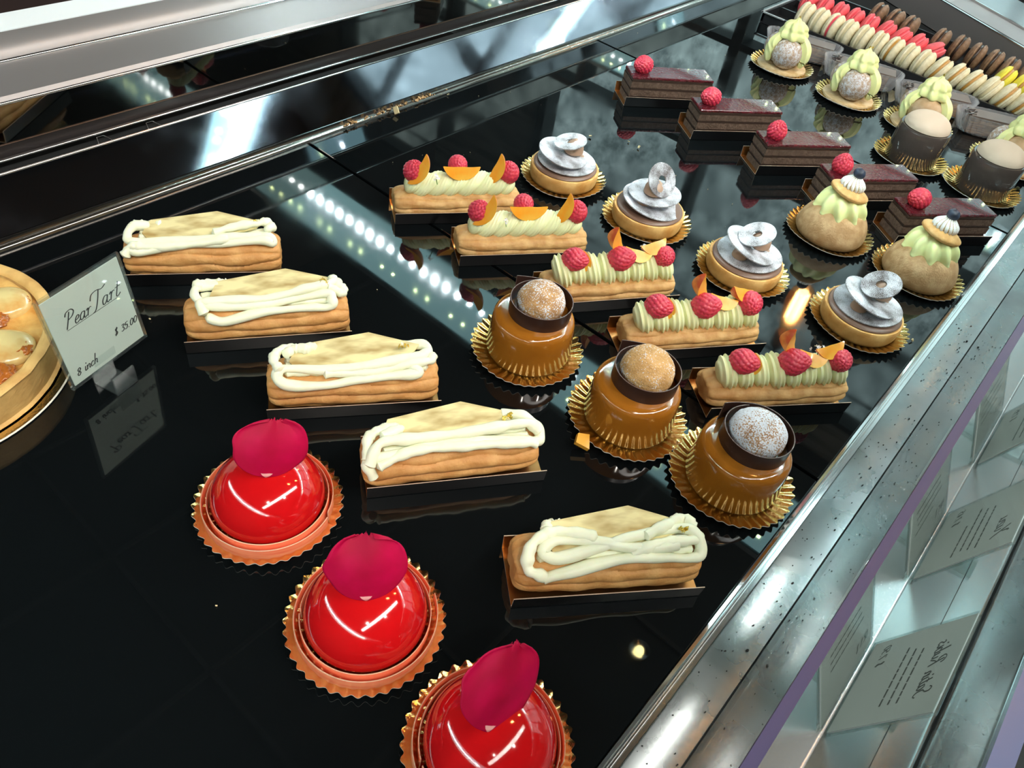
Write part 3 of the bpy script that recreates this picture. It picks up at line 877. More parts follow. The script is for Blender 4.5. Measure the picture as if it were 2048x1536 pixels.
def band_mesh(R, h, z0, span=2*PI*0.985, start=0.0, dr=0.0, th=0.0007, tear=0.0):
    mb = MB(); N = 96
    def ring(q, rr, z): a = start+span*q; return ((rr+dr*q)*Cc(a), (rr+dr*q)*S(a), z+tear*(q-0.5))
    v = []; f = []; mi = []
    for i in range(N+1):
        q = i/N
        v += [ring(q, R+th, z0), ring(q, R+th, z0+h-0.0006), ring(q, R+th/2, z0+h), ring(q, R, z0+h-0.0006), ring(q, R, z0)]
    for i in range(N):
        for k in range(4):
            f.append([i*5+k, (i+1)*5+k, (i+1)*5+k+1, i*5+k+1]); mi.append(1 if k in (1, 2) else 0)
    f += [[0, 1, 2, 3, 4], [N*5+k for k in (4, 3, 2, 1, 0)]]; mi += [1, 1]
    mb.add(v, f, mi)
    return mb


def petal_mesh(seed, w=0.036, h=0.030, cup=0.35, wave=0.1):
    """a rose petal: base at the origin, rising along +z, cupped"""
    mb = MB(); N, Mv = 26, 26
    def fn(u, v):
        x = (v-0.5)*2; yy = u
        wid = w/2*(S(PI*min(1, (0.06+0.94*u))**0.62)**0.75 if u < 1 else 0)
        wid = w/2*math.sqrt(max(0, 1-(2*u-1.02)**2))*(0.78+0.22*u)+0.0012*(1-u)
        px = x*wid*(1+0.16*noise.noise(Vector((u*3.1+seed*1.7, 0.5+seed, x*1.3))))
        pz = h*yy
        py = cup*(px*px)/w*1.6 - 0.006*S(u*2.4) + 0.0018*S(px*260+seed)*u*u*(wave*8)
        e = abs(x)**6*u
        pz += 0.0034*noise.noise(Vector((x*3.2+seed, seed, u*2)))*u + 0.0014*noise.noise(Vector((x*9, seed*2, 1)))*u
        py -= e*0.003
        return (px, py, pz)
    mb.grid(fn, N, Mv, mi=lambda u, v: 1 if u < 0.075 and abs(v-.5) < 0.17 else 0)
    return mb


def red_dome(i):
    x, y = REDS[i]
    board(x, y, rbl[i], 0.1*i)
    t = thing('red_dome_cake', rlab[i], 'cake', (x, y, 0.0014), 0.3*i, 'glossy red dome cakes')
    R = 0.0345; hs = 0.040
    prof = [(0.0, 0.0), (R*0.86, 0.0), (R*0.95, 0.002)]
    for k in range(1, 25):
        b = -0.30+(PI/2+0.30)*k/24
        prof.append((R*Cc(b) if k < 24 else 0.0, 0.011+(hs-0.011)*S(b) if b > 0 else 0.011+0.014*S(b)))
    MB().lathe(prof, 72).build('glazed_dome', glaze_red, t)
    band_mesh(0.0362, 0.0120, 0.0002, start=2.1).build('ribbon_band', [ribbon, ribbon_edge], t)
    band_mesh(0.0388, 0.0112, 0.0002, start=[5.2, 5.6, 4.6][i]+0.0, dr=0.0014).build('ribbon_band', [ribbon, ribbon_edge], t)
    pm = petal_mesh(i*3.1, w=[0.050, 0.046, 0.050][i], h=[0.036, 0.039, 0.044][i]); o = pm.build('rose_petal', [petal, petal_tip], t)
    sd = o.modifiers.new('solid', 'SOLIDIFY'); sd.thickness = 0.0004
    # face the petal towards the customer who took the photo
    az = [math.radians(-120), math.radians(-131), math.radians(-123)][i]
    o.rotation_euler = ([-0.62, -0.62, -0.80][i], [0.32, -0.02, 0.55][i], az+PI/2-0.3*i-0.0)
    d = Vector((Cc(az), S(az), 0)); loc = d*[0.009, 0.009, 0.004][i]+Vector([(0.0, 0, 0), (0.0, 0, 0), (-0.006, 0.002, 0)][i])
    loc = Matrix.Rotation(-0.3*i, 3, 'Z') @ loc
    o.location = (loc.x, loc.y, [0.0405, 0.0405, 0.0400][i])
    return t


for i in range(3): red_dome(i)

# ================================================================== caramel cakes
CAR = [(0.917*K, 0.59*K), (0.921*K, 0.355*K), (0.942*K, 0.149*K)]
clab = ['caramel glazed cake furthest from the front rail, sponge ball sugared on one side', 'middle caramel glazed cake with a golden sponge ball and a fruit chip at its foot',
        'caramel glazed cake nearest the front rail, sponge ball white with icing sugar']
cbl = ['gold scalloped board under the rear caramel cake', 'gold scalloped board under the middle caramel cake', 'gold scalloped board under the caramel cake nearest the front rail']


def ring_mesh(R, h, th, start, span, dr=0.0, tilt=0.0, taper=0.0):
    mb = MB(); N = 96; v = []; f = []; mi = []
    for i in range(N+1):
        q = i/N; a = start+span*q; r = R+dr*q+0.0035*max(0, (q-0.88)/0.12)**2; hh = h*(1+0.25*max(0, (q-0.88)/0.12)**2) if taper else h
        for rr, z in ((r+th, 0), (r+th, hh), (r, hh), (r, 0)):
            v.append((rr*Cc(a), rr*S(a), z+tilt*rr*Cc(a-start)))
    for i in range(N):
        for k in range(4):
            f.append([i*4+k, (i+1)*4+k, (i+1)*4+(k+1) % 4, i*4+(k+1) % 4]); mi.append(1 if k == 1 else 0)
    f += [[0, 1, 2, 3], [N*4+k for k in (3, 2, 1, 0)]]; mi += [1, 1]
    mb.add(v, f, mi)
    return mb


def bumpy_ball(R, seed, amp=0.03, zs=1.0, fr=300):
    mb = MB()
    def fn(u, v):
        th = PI*u; ph = -2*PI*v
        d = Vector((S(th)*Cc(ph), S(th)*S(ph), Cc(th)))
        r = R*(1+amp*noise.noise(d*3+Vector((seed, 0, 0)))+amp*0.5*noise.noise(d*14+Vector((seed, 0, 0))))
        return (d.x*r, d.y*r, d.z*r*zs)
    mb.grid(fn, 36, 56, cv=True)
    return mb


def caramel_cake(i):
    x, y = CAR[i]
    board(x, y, cbl[i], 0.4*i)
    t = thing('caramel_cake', clab[i], 'cake', (x+0.0015, y, 0.0014), 0, 'caramel glazed cakes with chocolate collars')
    prof = [(0, 0), (0.0325, 0), (0.0338, 0.0015), (0.0342, 0.004), (0.0338, 0.012), (0.0331, 0.024), (0.0325, 0.0325)]
    for k in range(1, 9):
        b = PI/2*k/8; prof.append((0.0255+0.0068*Cc(b), 0.0325+0.0055*S(b)))
    prof += [(0.018, 0.0385), (0.0, 0.0385)]
    MB().lathe(prof, 72).build('glazed_body', caramel, t)
    zr = 0.0375; st = [0.70, 0.62, 0.80][i]
    rg = ring_mesh(0.0228, 0.0135, 0.0007, st, 2*PI*1.12, dr=0.0022, taper=1).build('chocolate_collar', [choc, choc_edge], t)
    rg.location = (0.0035, -0.001, zr)
    b = bumpy_ball([0.0188, 0.0198, 0.0200][i], i*5, zs=[0.88, 0.92, 0.72][i]).build('sponge_ball', [ball_mid, ball_gold, ball_white][i], t)
    b.location = (0.0035, -0.001, zr+0.0105)
    pr_ = MB(); rnd = random.Random(i)
    for k in range(60):
        a = -0.25+rnd.random()*1.0; z = rnd.random()*0.022; r = 0.0352-z*0.07
        M = T(r*Cc(a), r*S(a), z+0.002) @ Euler((rnd.random()*3, rnd.random()*3, rnd.random()*3)).to_matrix().to_4x4()
        s = 0.0008+rnd.random()*0.0008; pr_.box((-s, -s, -s), (s, s, s), M=M)
    pr_.build('praline_crumbs', praline, t, False)
    if i == 1:
        w = MB().prism([(-0.006, -0.004), (0.006, -0.003), (0.004, 0.006), (-0.004, 0.007)], 0, 0.0035)
        o = w.build('fruit_chip', mat('candied_fruit', (0.85, 0.42, 0.05), rough=0.25, coat=0.5), t, False)
        o.location = tuple(Vector(at(1166, 884, 0.006))-Vector((x+0.0015, y, 0.0016))); o.rotation_euler = (0.3, -0.2, 0.6)
    return t


for i in range(3): caramel_cake(i)

# ================================================================== powdered chocolate tarts
TAR = [(1.466*K, 0.941*K), (1.484*K, 0.696*K), (1.497*K, 0.436*K), (1.545*K, 0.169*K)]
tl = ['powdered chocolate disc tart furthest back, its top disc lying flat', 'powdered chocolate disc tart with its small top disc standing upright',
      'powdered chocolate disc tart left of the reflected bulb', 'powdered chocolate disc tart right of the reflected bulb, nearest the front rail']
tbl = ['gold scalloped board under the rearmost chocolate disc tart', 'gold scalloped board under the tart with an upright top disc',
       'gold scalloped board under the chocolate tart left of the reflected bulb', 'gold scalloped board under the chocolate tart nearest the front rail']


def disc_mesh(R, hole=0.0, th=0.0011):
    if hole:
        prof = [(hole, 0), (R, 0), (R+0.0002, th*0.5), (R, th), (hole, th), (hole, 0)]
    else:
        prof = [(0, 0), (R, 0), (R+0.0002, th*0.5), (R, th), (0, th)]
    return MB().lathe(prof, 56)


def blob(parent, loc, r=0.009, name='cream_dot', m=None, zs=1.0):
    prof = [(0, 0), (r*0.92, 0.0), (r, r*0.35), (r*0.9, r*0.8), (r*0.55, r*1.2), (r*0.2, r*1.45), (0, r*1.55)]
    P = cat_rom([(a, b, 0) for a, b in prof], 4); P = [(max(0, p.x), p.y*zs) for p in P]
    o = MB().lathe(P, 24).build(name, m or beigecream, parent); o.location = loc
    return o


def disc_tart(i):
    x, y = TAR[i]
    board(x, y, tbl[i], 0.7*i)
    t = thing('chocolate_disc_tart', tl[i], 'tart', (x, y, 0.0014), 0, 'powdered chocolate disc tarts')
    prof = [(0, 0), (0.0325, 0), (0.0345, 0.001), (0.0356, 0.004), (0.0362, 0.010), (0.0362, 0.0145), (0.0355, 0.0158), (0.0335, 0.0158), (0.032, 0.0145), (0.0, 0.0145)]
    MB().lathe(prof, 64, mod=lambda r, z, a: (r*(1+0.006*S(3*a+i)), z)).build('tart_crust', tartcrust, t)
    MB().lathe([(0, 0.0148), (0.0325, 0.0150), (0.0335, 0.0165), (0.0325, 0.0180), (0.030, 0.0186), (0.0, 0.0190)], 56).build('ganache_filling', ganache, t)
    R = math.radians
    d1 = disc_mesh(0.0308).build('chocolate_disc', disc_m, t)
    d2 = disc_mesh(0.0262).build('chocolate_disc', disc_m, t)
    d3 = disc_mesh(0.0168, 0.0045).build('chocolate_disc', disc_m if i in (0, 2) else disc_d, t)
    # (location, heading of the raised side counted from the customer's right, angle)
    conf = [
        ((0.001, 0.0, 0.0205), 180, 2, (-0.004, 0.003, 0.0290), 170, 11, (0.001, 0.000, 0.0415), 10, 12, (0.006, -0.003, 0.0300)),
        ((0.001, 0.0, 0.0215), 180, 9, (0.004, 0.001, 0.0300), 0, 3, (0.004, -0.002, 0.0460), 130, 52, (0.000, 0.001, 0.0320)),
        ((0.002, 0.0, 0.0200), 0, 2, (-0.001, 0.001, 0.0300), 180, 17, (0.001, 0.000, 0.0420), 15, 24, (0.007, -0.004, 0.0295)),
        ((0.002, 0.0, 0.0200), 0, 2, (-0.001, 0.001, 0.0295), 180, 15, (0.004, -0.001, 0.0425), 20, 26, (0.009, -0.004, 0.0300)),
    ][i]
    for d, (lc, hd, an) in zip((d1, d2, d3), (conf[0:3], conf[3:6], conf[6:9])):
        v = Vector((0.55, -0.83, 0))*Cc(R(hd))+Vector((0.83, 0.55, 0))*S(R(hd))
        ax = Vector((v.y, -v.x, 0))
        d.location = lc; d.rotation_euler = Matrix.Rotation(R(an), 3, ax).to_euler()
    conf = (0, 0, 0, conf[9])
    blob(t, conf[3], 0.0098)
    blob(t, (-0.011, 0.004, 0.0206), 0.0075, zs=0.75)
    blob(t, (0.012, -0.008, 0.0206), 0.0070, zs=0.7)
    return t


for i in range(4): disc_tart(i)

# ================================================================== cream puff towers (religieuses)
REL = [(1.826*K, 0.368*K), (1.843*K, 0.144*K)]
for i, (x, y) in enumerate(REL):
    board(x, y, ['gold scalloped board under the blueberry puff further from the rail', 'gold scalloped board under the blueberry puff touching the front rail'][i], 0.3)
    t = thing('blueberry_cream_puff', ['blueberry topped cream puff further from the front rail, beside the glossy chocolate slices',
                                       'blueberry topped cream puff right beside the front rail'][i], 'cream puff', (x, y, 0.0014), 0, 'blueberry topped cream puffs')
    prof = [(0, 0.001), (0.030, 0.0005), (0.0350, 0.003), (0.0362, 0.0075), (0.0352, 0.013), (0.0320, 0.021), (0.0265, 0.0275), (0.019, 0.031), (0.0, 0.032)]
    P = [(max(0, p.x), p.y) for p in cat_rom([(a, b, 0) for a, b in prof], 4)]
    MB().lathe(P, 64, mod=lambda r, z, a: (r*(1+0.02*noise.noise(Vector((Cc(a)*1.5, S(a)*1.5, z*60+i)))), z)).build('choux_base', crackelin, t)
    prof = [(0, 0.026), (0.0225, 0.0265), (0.0240, 0.031), (0.0225, 0.038), (0.0185, 0.044), (0.011, 0.0485), (0, 0.050)]
    P = [(max(0, p.x), p.y) for p in cat_rom([(a, b, 0) for a, b in prof], 6)]
    o = MB().lathe(P, 96, mod=lambda r, z, a: (r*(1+0.13*Cc(9*a+(z-0.028)*95)), z)).build('piped_ruff', lime, t); o.location = (0.002, 0.001, 0)
    prof = [(0, 0.0), (0.0175, 0.0), (0.0200, 0.002), (0.0188, 0.0045), (0.011, 0.0075), (0, 0.0085)]
    P = [(max(0, p.x), p.y) for p in cat_rom([(a, b, 0) for a, b in prof], 4)]
    o = MB().lathe(P, 48, mod=lambda r, z, a: (r*(1+0.03*S(4*a+i)), z)).build('choux_lid', crackelin_o, t)
    o.location = (0.004, 0.001, 0.0465); o.rotation_euler = (0.15, 0.16, 0)
    prof = [(0, 0.0), (0.0095, 0.0), (0.0118, 0.003), (0.0108, 0.007), (0.0065, 0.011), (0.003, 0.0135), (0, 0.014)]
    P = [(max(0, p.x), p.y) for p in cat_rom([(a, b, 0) for a, b in prof], 5)]
    mb = MB()
    def swirl(u, v):
        k = u*(len(P)-1); r, z = P[int(round(k))]; a = -2*PI*v
        return (r*(1+0.10*Cc(16*a+z*330))*Cc(a), r*(1+0.10*Cc(16*a+z*330))*S(a), z)
    mb.grid(swirl, len(P)-1, 160, cv=True, mi=lambda u, v: 1 if Cc(16*(-2*PI*v)+P[min(len(P)-1, int(round(u*(len(P)-1))))][1]*330) < -0.72 else 0)  # grooves coloured browner than the ridges
    o = mb.build('cream_swirl', [meringue, meringue_line], t); o.location = (0.0045, 0.001, 0.0525); o.rotation_euler = (0.05, 0.12, 0)
    prof = [(0.0, -0.0052)]+[(0.0062*S(PI*k/14), -0.0052*Cc(PI*k/14)) for k in range(1, 11)]+[(0.0028, 0.0050), (0.0026, 0.0046), (0.0018, 0.0036), (0, 0.0034)]
    o = MB().lathe(prof, 28, mod=lambda r, z, a: (r*(1+(0.12*Cc(5*a) if z > 0.0044 else 0)), z)).build('blueberry', blueb, t)
    o.location = (0.0065, 0.0005, 0.0685); o.rotation_euler = (0.3, 0.4, 0)

# ================================================================== glossy chocolate slices with raspberry
KAK = [((1252.5, 194), (1431, 200)), ((1387, 261), (1571, 263)), ((1518.6, 331.5), (1700, 333)), ((1648, 401.5), (1821, 402)), ((1797, 472), (2014, 472))]
klab = ['chocolate slice with raspberry nearest the back wall', 'chocolate slice with hollow raspberry, second from the back wall',
        'middle one of the five raspberry chocolate slices', 'raspberry chocolate slice behind the rear blueberry puff', 'raspberry chocolate slice nearest the front rail']
ktl = ['folded card tray under the raspberry chocolate slice nearest the back wall', 'folded card tray under the second raspberry chocolate slice from the back wall',
       'folded card tray under the middle raspberry chocolate slice', 'folded card tray under the slice behind the rear blueberry puff',
       'folded card tray under the raspberry chocolate slice nearest the front rail']
slice0 = None
for i, (pl, pr_) in enumerate(KAK):
    c, a, l = tray_centre(pl, pr_, L=0.118, ang=[-38, -36.5, -36.5, -36.5, -38][i])
    tray(c, a, ktl[i], 0.118/0.122)
    t = thing('chocolate_slice', klab[i], 'cake slice', (c.x, c.y, 0.0012), a, 'chocolate slices with raspberries')
    L2, hw = 0.054, 0.0165
    zs = [0, 0.008, 0.0105, 0.0185, 0.021, 0.0285, 0.031]
    lm = MB()
    for k in range(6):
        e = 0.0 if k % 2 == 0 else 0.0007
        N = 40
        z0, z1 = zs[k], zs[k+1]
        def side(u, v, e=e, z0=z0, z1=z1, k=k):
            # walk round the slice's outline
            per = [(-L2, -hw), (L2, -hw), (L2, hw), (-L2, hw)]
            q = v*4; s0 = int(q) % 4; f_ = q-int(q); A, B = per[s0], per[(s0+1) % 4]
            X = A[0]+(B[0]-A[0])*f_; Y = A[1]+(B[1]-A[1])*f_
            sh = 1-e/hw+0.02*noise.noise(Vector((X*200, Y*200, k*3)))
            return (X*(1-e/L2), Y*sh, z0+(z1-z0)*u)
        lm.grid(side, 1, 160, cv=True, mi=k % 2)
    lm.add([(-L2, -hw, 0), (L2, -hw, 0), (L2, hw, 0), (-L2, hw, 0), (-L2, -hw, 0.031), (L2, -hw, 0.031), (L2, hw, 0.031), (-L2, hw, 0.031)], [[0, 3, 2, 1], [4, 5, 6, 7]], 0)
    lm.build('sponge_layers', [cakechoc, cakecream], t, False)
    gm = MB().box((-L2, -hw, 0.0311), (L2, hw, 0.0345)).build('jelly_glaze', glaze_dark, t, False)
    bv = gm.modifiers.new('bevel', 'BEVEL'); bv.width = 0.0012; bv.segments = 3
    R = math.radians
    raspberry(t, (-0.038, 0.001, 0.0425), [(0, R(-80), R(20)), (0, R(-80), R(12)), (R(15), R(-8), 0), (R(10), R(-10), 0), (0, R(-75), 0)][i], 1.16, hollow=i < 2)

# ================================================================== tall cream puffs (St-Honore style)
SAI = [(1.130, 0.396), (1.124, 0.288), (1.130, 0.189), (1.133, 0.070)]
slab_ = ['tall cream crowned puff nearest the back wall, beside the macaron tray', 'tall cream crowned puff, second from the back wall',
         'tall cream crowned puff just behind a pale domed cake', 'tall cream crowned puff cut by the right edge of the photo']
sbl = ['gold scalloped board under the cream crowned puff nearest the back wall', 'gold scalloped board under the second cream crowned puff',
       'gold scalloped board under the third cream crowned puff', 'gold scalloped board under the cream crowned puff at the right edge']


def rib_arc(pts, r, ribs=4):
    """a thick ribbed band of piped cream following pts"""
    P = cat_rom(pts, 8); mb = MB(); n = 20
    N = len(P)
    v = []
    for i, p in enumerate(P):
        t = (P[min(i+1, N-1)]-P[max(i-1, 0)]).normalized(); a = t.cross(Vector((0.1, 0.2, 1))).normalized(); b = a.cross(t)
        k = math.sin(PI*min(1, max(0, (i+1.2)/(N+1.4))))**0.35
        for j in range(n):
            q = 2*PI*j/n; rr = r*k*(1+0.13*Cc(q*5)); v.append(p+a*(rr*Cc(q))+b*(rr*S(q)))
    f = [[i*n+j, i*n+(j+1) % n, (i+1)*n+(j+1) % n, (i+1)*n+j] for i in range(N-1) for j in range(n)]+[list(range(n))[::-1], list(range((N-1)*n, N*n))]
    mb.add(v, f)
    return mb


for i, (x, y) in enumerate(SAI):
    board(x, y, sbl[i], 0.5)
    az = math.atan2(-y, -x)+[0.1, 0.15, 0.1, 0.35][i]     # one puff turned to the viewer's side
    t = thing('cream_crowned_puff', slab_[i], 'cream puff', (x, y, 0.0014), az, 'tall cream crowned puffs')
    MB().lathe([(0, 0), (0.034, 0), (0.0355, 0.0015), (0.0350, 0.0035), (0, 0.0045)], 48).build('pastry_base', puffbase, t)
    for k, a in enumerate((0, 2*PI/3, -2*PI/3)):
        o = bumpy_ball(0.0205, i*3+k, 0.015, 0.97).build('choux_ball', puff_s if i < 2 or k else puff_p, t)
        o.location = (0.0140*Cc(a), 0.0140*S(a), 0.0242)
    for k, a in enumerate((PI/3, -PI/3, PI)):
        d = Vector((Cc(a), S(a), 0))
        rib_arc([d*0.026+Vector((0, 0, 0.010)), d*0.029+Vector((0, 0, 0.023)), d*0.026+Vector((0, 0, 0.037)), d*0.012+Vector((0, 0, 0.049))], 0.0062).build('piped_cream_rib', lime, t)
    prof = [(0, 0.0), (0.0165, 0.001), (0.0185, 0.007), (0.0160, 0.012), (0.0155, 0.016), (0.0115, 0.021), (0.0055, 0.0235), (0.0012, 0.028), (0, 0.029)]
    P = [(max(0, p.x), p.y) for p in cat_rom([(a, b, 0) for a, b in prof], 6)]
    o = MB().lathe(P, 88, mod=lambda r, z, a: (r*(1+0.14*Cc(7*a+z*120)), z)).build('cream_crown', lime, t)
    o.location = (0.003, 0.0, 0.042)
    g = MB(); rnd = random.Random(i+9)
    for k in range(5):
        M = T(0.003+rnd.gauss(0, 0.001), rnd.gauss(0, 0.001), 0.0705+rnd.random()*0.001) @ Euler((rnd.random()*2, rnd.random()*2, 0)).to_matrix().to_4x4()
        g.box((-0.0012, -0.0009, -0.0001), (0.0012, 0.0009, 0.0001), M=M)
    g.build('gold_leaf', goldleaf, t, False)

# ================================================================== pale domed cakes
for i, (x, y) in enumerate(((1.026, 0.160), (1.030, 0.071))):
    board(x, y, ['gold scalloped board under the pale domed cake left of the other', 'gold scalloped board under the pale domed cake at the right edge'][i], 0.2)
    t = thing('domed_mousse_cake', ['pale domed cake with smoky dark sides in front of the third cream crowned puff', 'pale domed cake with smoky dark sides by the right edge of the photo'][i],
              'cake', (x, y, 0.0014), 0, 'pale domed cakes with dark sides')
    MB().lathe([(0, 0), (0.0300, 0), (0.0308, 0.001), (0.0308, 0.041), (0.0296, 0.0435), (0.0, 0.044)], 56).build('dark_side_wall', puckbody, t)
    prof = [(0.0275*Cc(PI/2*k/12) if k < 12 else 0, 0.0442+0.0165*S(PI/2*k/12)) for k in range(13)]
    MB().lathe([(0, 0.0441)]+prof, 56).build('velvet_dome', beige_top, t)

# ================================================================== clear cups with layered bars
WRP = [((1515, 60), (1700, 115)), ((1637, 115), (1815, 165)), ((1768, 170), (1975, 218)), ((1905, 225), (2090, 268))]
wlab = ['layered chocolate bar in a clear fluted cup behind the rearmost cream crowned puff', 'layered chocolate bar in a clear fluted cup, second from the back wall',
        'caramel coloured layered bar in a clear fluted cup, third from the back wall', 'layered chocolate bar in a clear fluted cup at the right edge of the photo']
barside = mat('layered_bar_side', (0.10, 0.045, 0.022), rough=0.5, col2=(0.34, 0.17, 0.07), nscale=60, sc3=(1, 1, 16), lo=0.42, hi=0.58, bscale=300, bstr=0.4)
barcaramel = mat('caramel_bar_side', (0.52, 0.25, 0.06), rough=0.4, col2=(0.22, 0.10, 0.03), nscale=60, sc3=(1, 1, 16), lo=0.5, hi=0.6)
bartop = mat('matte_chocolate_top', (0.12, 0.078, 0.06), rough=0.45)
for i, (pl, pr_) in enumerate(WRP):
    A = at(*pl, 0.02); B = at(*pr_, 0.02); d = B-A; a = math.atan2(d.y, d.x); c = (A+B)/2+Vector((-S(a), Cc(a), 0))*0.004
    cup = MB(); L2, w2 = 0.056, 0.021
    def cupf(u, v):
        q = 2*PI*v; k = 3.2
        ca, sa = Cc(q), S(q); rad = (abs(ca)**k+abs(sa)**k)**(-1/k)
        fl = 1+0.028*Cc(q*46)*min(1, u*3); s = 0.80+0.20*u
        if u < 0.12: return (rad*ca*L2*0.8*(u/0.12+0.001), rad*sa*w2*0.78*(u/0.12+0.001), 0.0006)
        return (rad*ca*L2*s*fl, rad*sa*w2*s*fl, 0.0006+0.026*(u-0.12)/0.88)
    cup.grid(cupf, 9, 368, cv=True)
    o = cup.build('fluted_cup', clearplastic); o.location = (c.x, c.y, 0); o.rotation_euler.z = a
    tag(o, wlab[i].replace('layered chocolate bar in a clear', 'clear').replace('caramel coloured layered bar in a clear', 'clear')+' holding a bar', 'cup', 'clear fluted cups')
    t = thing('layered_bar', wlab[i], 'cake slice', (c.x, c.y, 0.0012), a, 'layered bars in clear cups')
    b = MB(); b.box((-0.037, -0.0112, 0.0006), (0.037, 0.0112, 0.021)); b.build('bar_layers', barcaramel if i == 2 else barside, t, False)
    b = MB(); b.box((-0.040, -0.0135, 0.0212), (0.045, 0.0135, 0.0245)); b.build('chocolate_top', bartop, t, False)
    sh = MB(); rnd = random.Random(i)
    for k in range(9):
        M = T(-0.041+rnd.random()*0.006, rnd.uniform(-0.008, 0.008), 0.0240) @ Euler((rnd.uniform(-.3, .3), rnd.uniform(-.7, .1), rnd.uniform(-.8, .8))).to_matrix().to_4x4()
        sh.box((-0.006, -0.0009, 0), (0.004, 0.0009, 0.0007), M=M)
    sh.build('chocolate_shards', choc, t, False)

# ================================================================== macaron tray and macarons
TX0, TX1, TY0, TY1 = 1.268, 1.475, 0.02, 0.505
t = thing('macaron_tray', 'black plastic tray holding rows of ivory, coral, brown and yellow macarons', 'tray', (0, 0, 0.0))
tr = MB(); tr.box((TX0, TY0, 0.0003), (TX1, TY1, 0.003)); tr.build('tray_floor', blackplastic, t, False)
tr = MB()
for lo, hi in (((TX0, TY0, 0.003), (TX0+0.004, TY1, 0.016)), ((TX1-0.004, TY0, 0.003), (TX1, TY1, 0.016)), ((TX0, TY1-0.004, 0.003), (TX1, TY1, 0.016)), ((TX0, TY0, 0.003), (TX1, TY0+0.004, 0.016))):
    tr.box(lo, hi)
tr.build('tray_wall', blackplastic, t, False)
tr = MB()
for xx in (1.325, 1.387): tr.box((xx, TY0+0.004, 0.003), (xx+0.003, TY1-0.004, 0.014))
tr.build('tray_divider', blackplastic, t, False)
tr = MB()
tr.box((TX0-0.006, TY1-0.002, 0.0165), (TX1+0.004, TY1+0.001, 0.0180)); tr.box((TX0-0.006, TY1-0.040, 0.0165), (TX0-0.002, TY1, 0.0180))
tr.build('tray_rim', mat('grey_tray_rim', (0.30, 0.31, 0.32), rough=0.2, coat=0.5), t, False)


def macaron_shell_mesh():
    prof = [(0, 0.0), (0.0190, 0.0), (0.0202, 0.0012), (0.0205, 0.0026), (0.0196, 0.0034)]
    for k in range(1, 9):
        b = PI/2*k/8; prof.append((0.0196*Cc(b)**0.8 if k < 8 else 0, 0.0034+0.0066*S(b)))
    mb = MB(); nprof = len(prof)
    def fn(u, v):
        r, z = prof[int(round(u*(nprof-1)))]; a = -2*PI*v
        if 0 < z < 0.003: r *= 1+0.02*noise.noise(Vector((Cc(a)*12, S(a)*12, z*800)))
        return (r*Cc(a), r*S(a), z)
    mb.grid(fn, nprof-1, 40, cv=True)
    return mb


def make_macaron(shellm, fillm, label, group):
    t = thing('macaron', label, 'macaron', (0, 0, 0), 0, group)
    a = macaron_shell_mesh().build('macaron_shell', shellm, t); a.location = (0, 0, 0.0021)
    b = bpy.data.objects.new('macaron_shell', a.data); COL.objects.link(b); b.parent = t; b.location = (0, 0, -0.0021); b.rotation_euler = (PI, 0, 0)
    MB().lathe([(0, -0.002), (0.0178, -0.002), (0.0186, 0), (0.0178, 0.002), (0, 0.002)], 32).build('macaron_filling', fillm, t)
    return t


def ordinal(k):
    return ['first', 'second', 'third', 'fourth', 'fifth', 'sixth', 'seventh', 'eighth', 'ninth', 'tenth', 'eleventh', 'twelfth', 'thirteenth', 'fourteenth', 'fifteenth', 'sixteenth', 'seventeenth'][k]


def row(pts, shellm, fillm, colour, group, seed, zc=0.0235):
    rnd = random.Random(seed); proto = None
    for k, (x, y, lean, fm) in enumerate(pts):
        lb = '%s macaron, %s from the back end of its row' % (colour, ordinal(k))
        if proto is None:
            proto = make_macaron(shellm, fillm, lb, group); o = proto
        else:
            o = copy_thing(proto, label=lb)
        if fm is not None:
            for ch in o.children:
                if 'filling' in ch.name:
                    ch.data = ch.data.copy() if ch.data.users > 1 else ch.data; ch.data.materials[0] = fm
        o.location = (x+rnd.uniform(-.0015, .0015), y, zc)
        o.rotation_euler = (PI/2-lean, rnd.uniform(-.05, .05), rnd.uniform(-.10, .10))
    return proto


cr = []
for k in range(17):
    yy = 0.448-k*0.0246; cr.append((1.2985-0.0002*k, yy, -0.10-0.22*(k > 8)-0.01*k, [None, None, m_fillp, None, None, None, m_fill, None, None, m_fill, m_fill, m_fill, None, m_fill, m_fill, None, None][k] if k else None))
row(cr, m_cream, m_foot, 'ivory', 'ivory macarons in the nearest row', 1)
pk = []
for k in range(9):
    yy = 0.470-k*0.0262; pk.append((1.358, yy, [-0.1, -0.12, -0.15, -0.2, -0.2, -0.45, -0.5, -0.5, -0.9][k], None))
row(pk, m_pink, m_fillp, 'coral', 'coral macarons in the second row', 2)
bs = [(1.434, 0.378), (1.432, 0.349), (1.430, 0.322), (1.424, 0.268), (1.424, 0.238), (1.420, 0.209), (1.418, 0.182), (1.414, 0.156), (1.412, 0.130)]
row([(x-0.004, y, -0.15, None) for x, y in bs], m_brown, m_fillc, 'brown', 'brown macarons in the back row', 3)
row([(1.361, 0.150, -0.35, None), (1.361, 0.124, -0.35, None), (1.361, 0.098, -0.35, None)], m_yel, m_fill, 'yellow', 'yellow macarons at the end of the second row', 4)

# steel partition that closes the case beyond the macarons
P1 = Vector((1.60, 0.40, 0)); P2 = Vector((1.428, 0.095, 0)); d = (P2-P1).normalized(); n = Vector((-d.y, d.x, 0))
if n.x < 0: n = -n
ang = math.atan2(d.y, d.x)
sp = thing('steel_partition', 'brushed steel end partition behind the macaron tray', 'partition', (P1.x, P1.y, 0.0), ang)
sgn = 1 if (RZ(ang) @ Vector((0, 1, 0))).dot(n) > 0 else -1


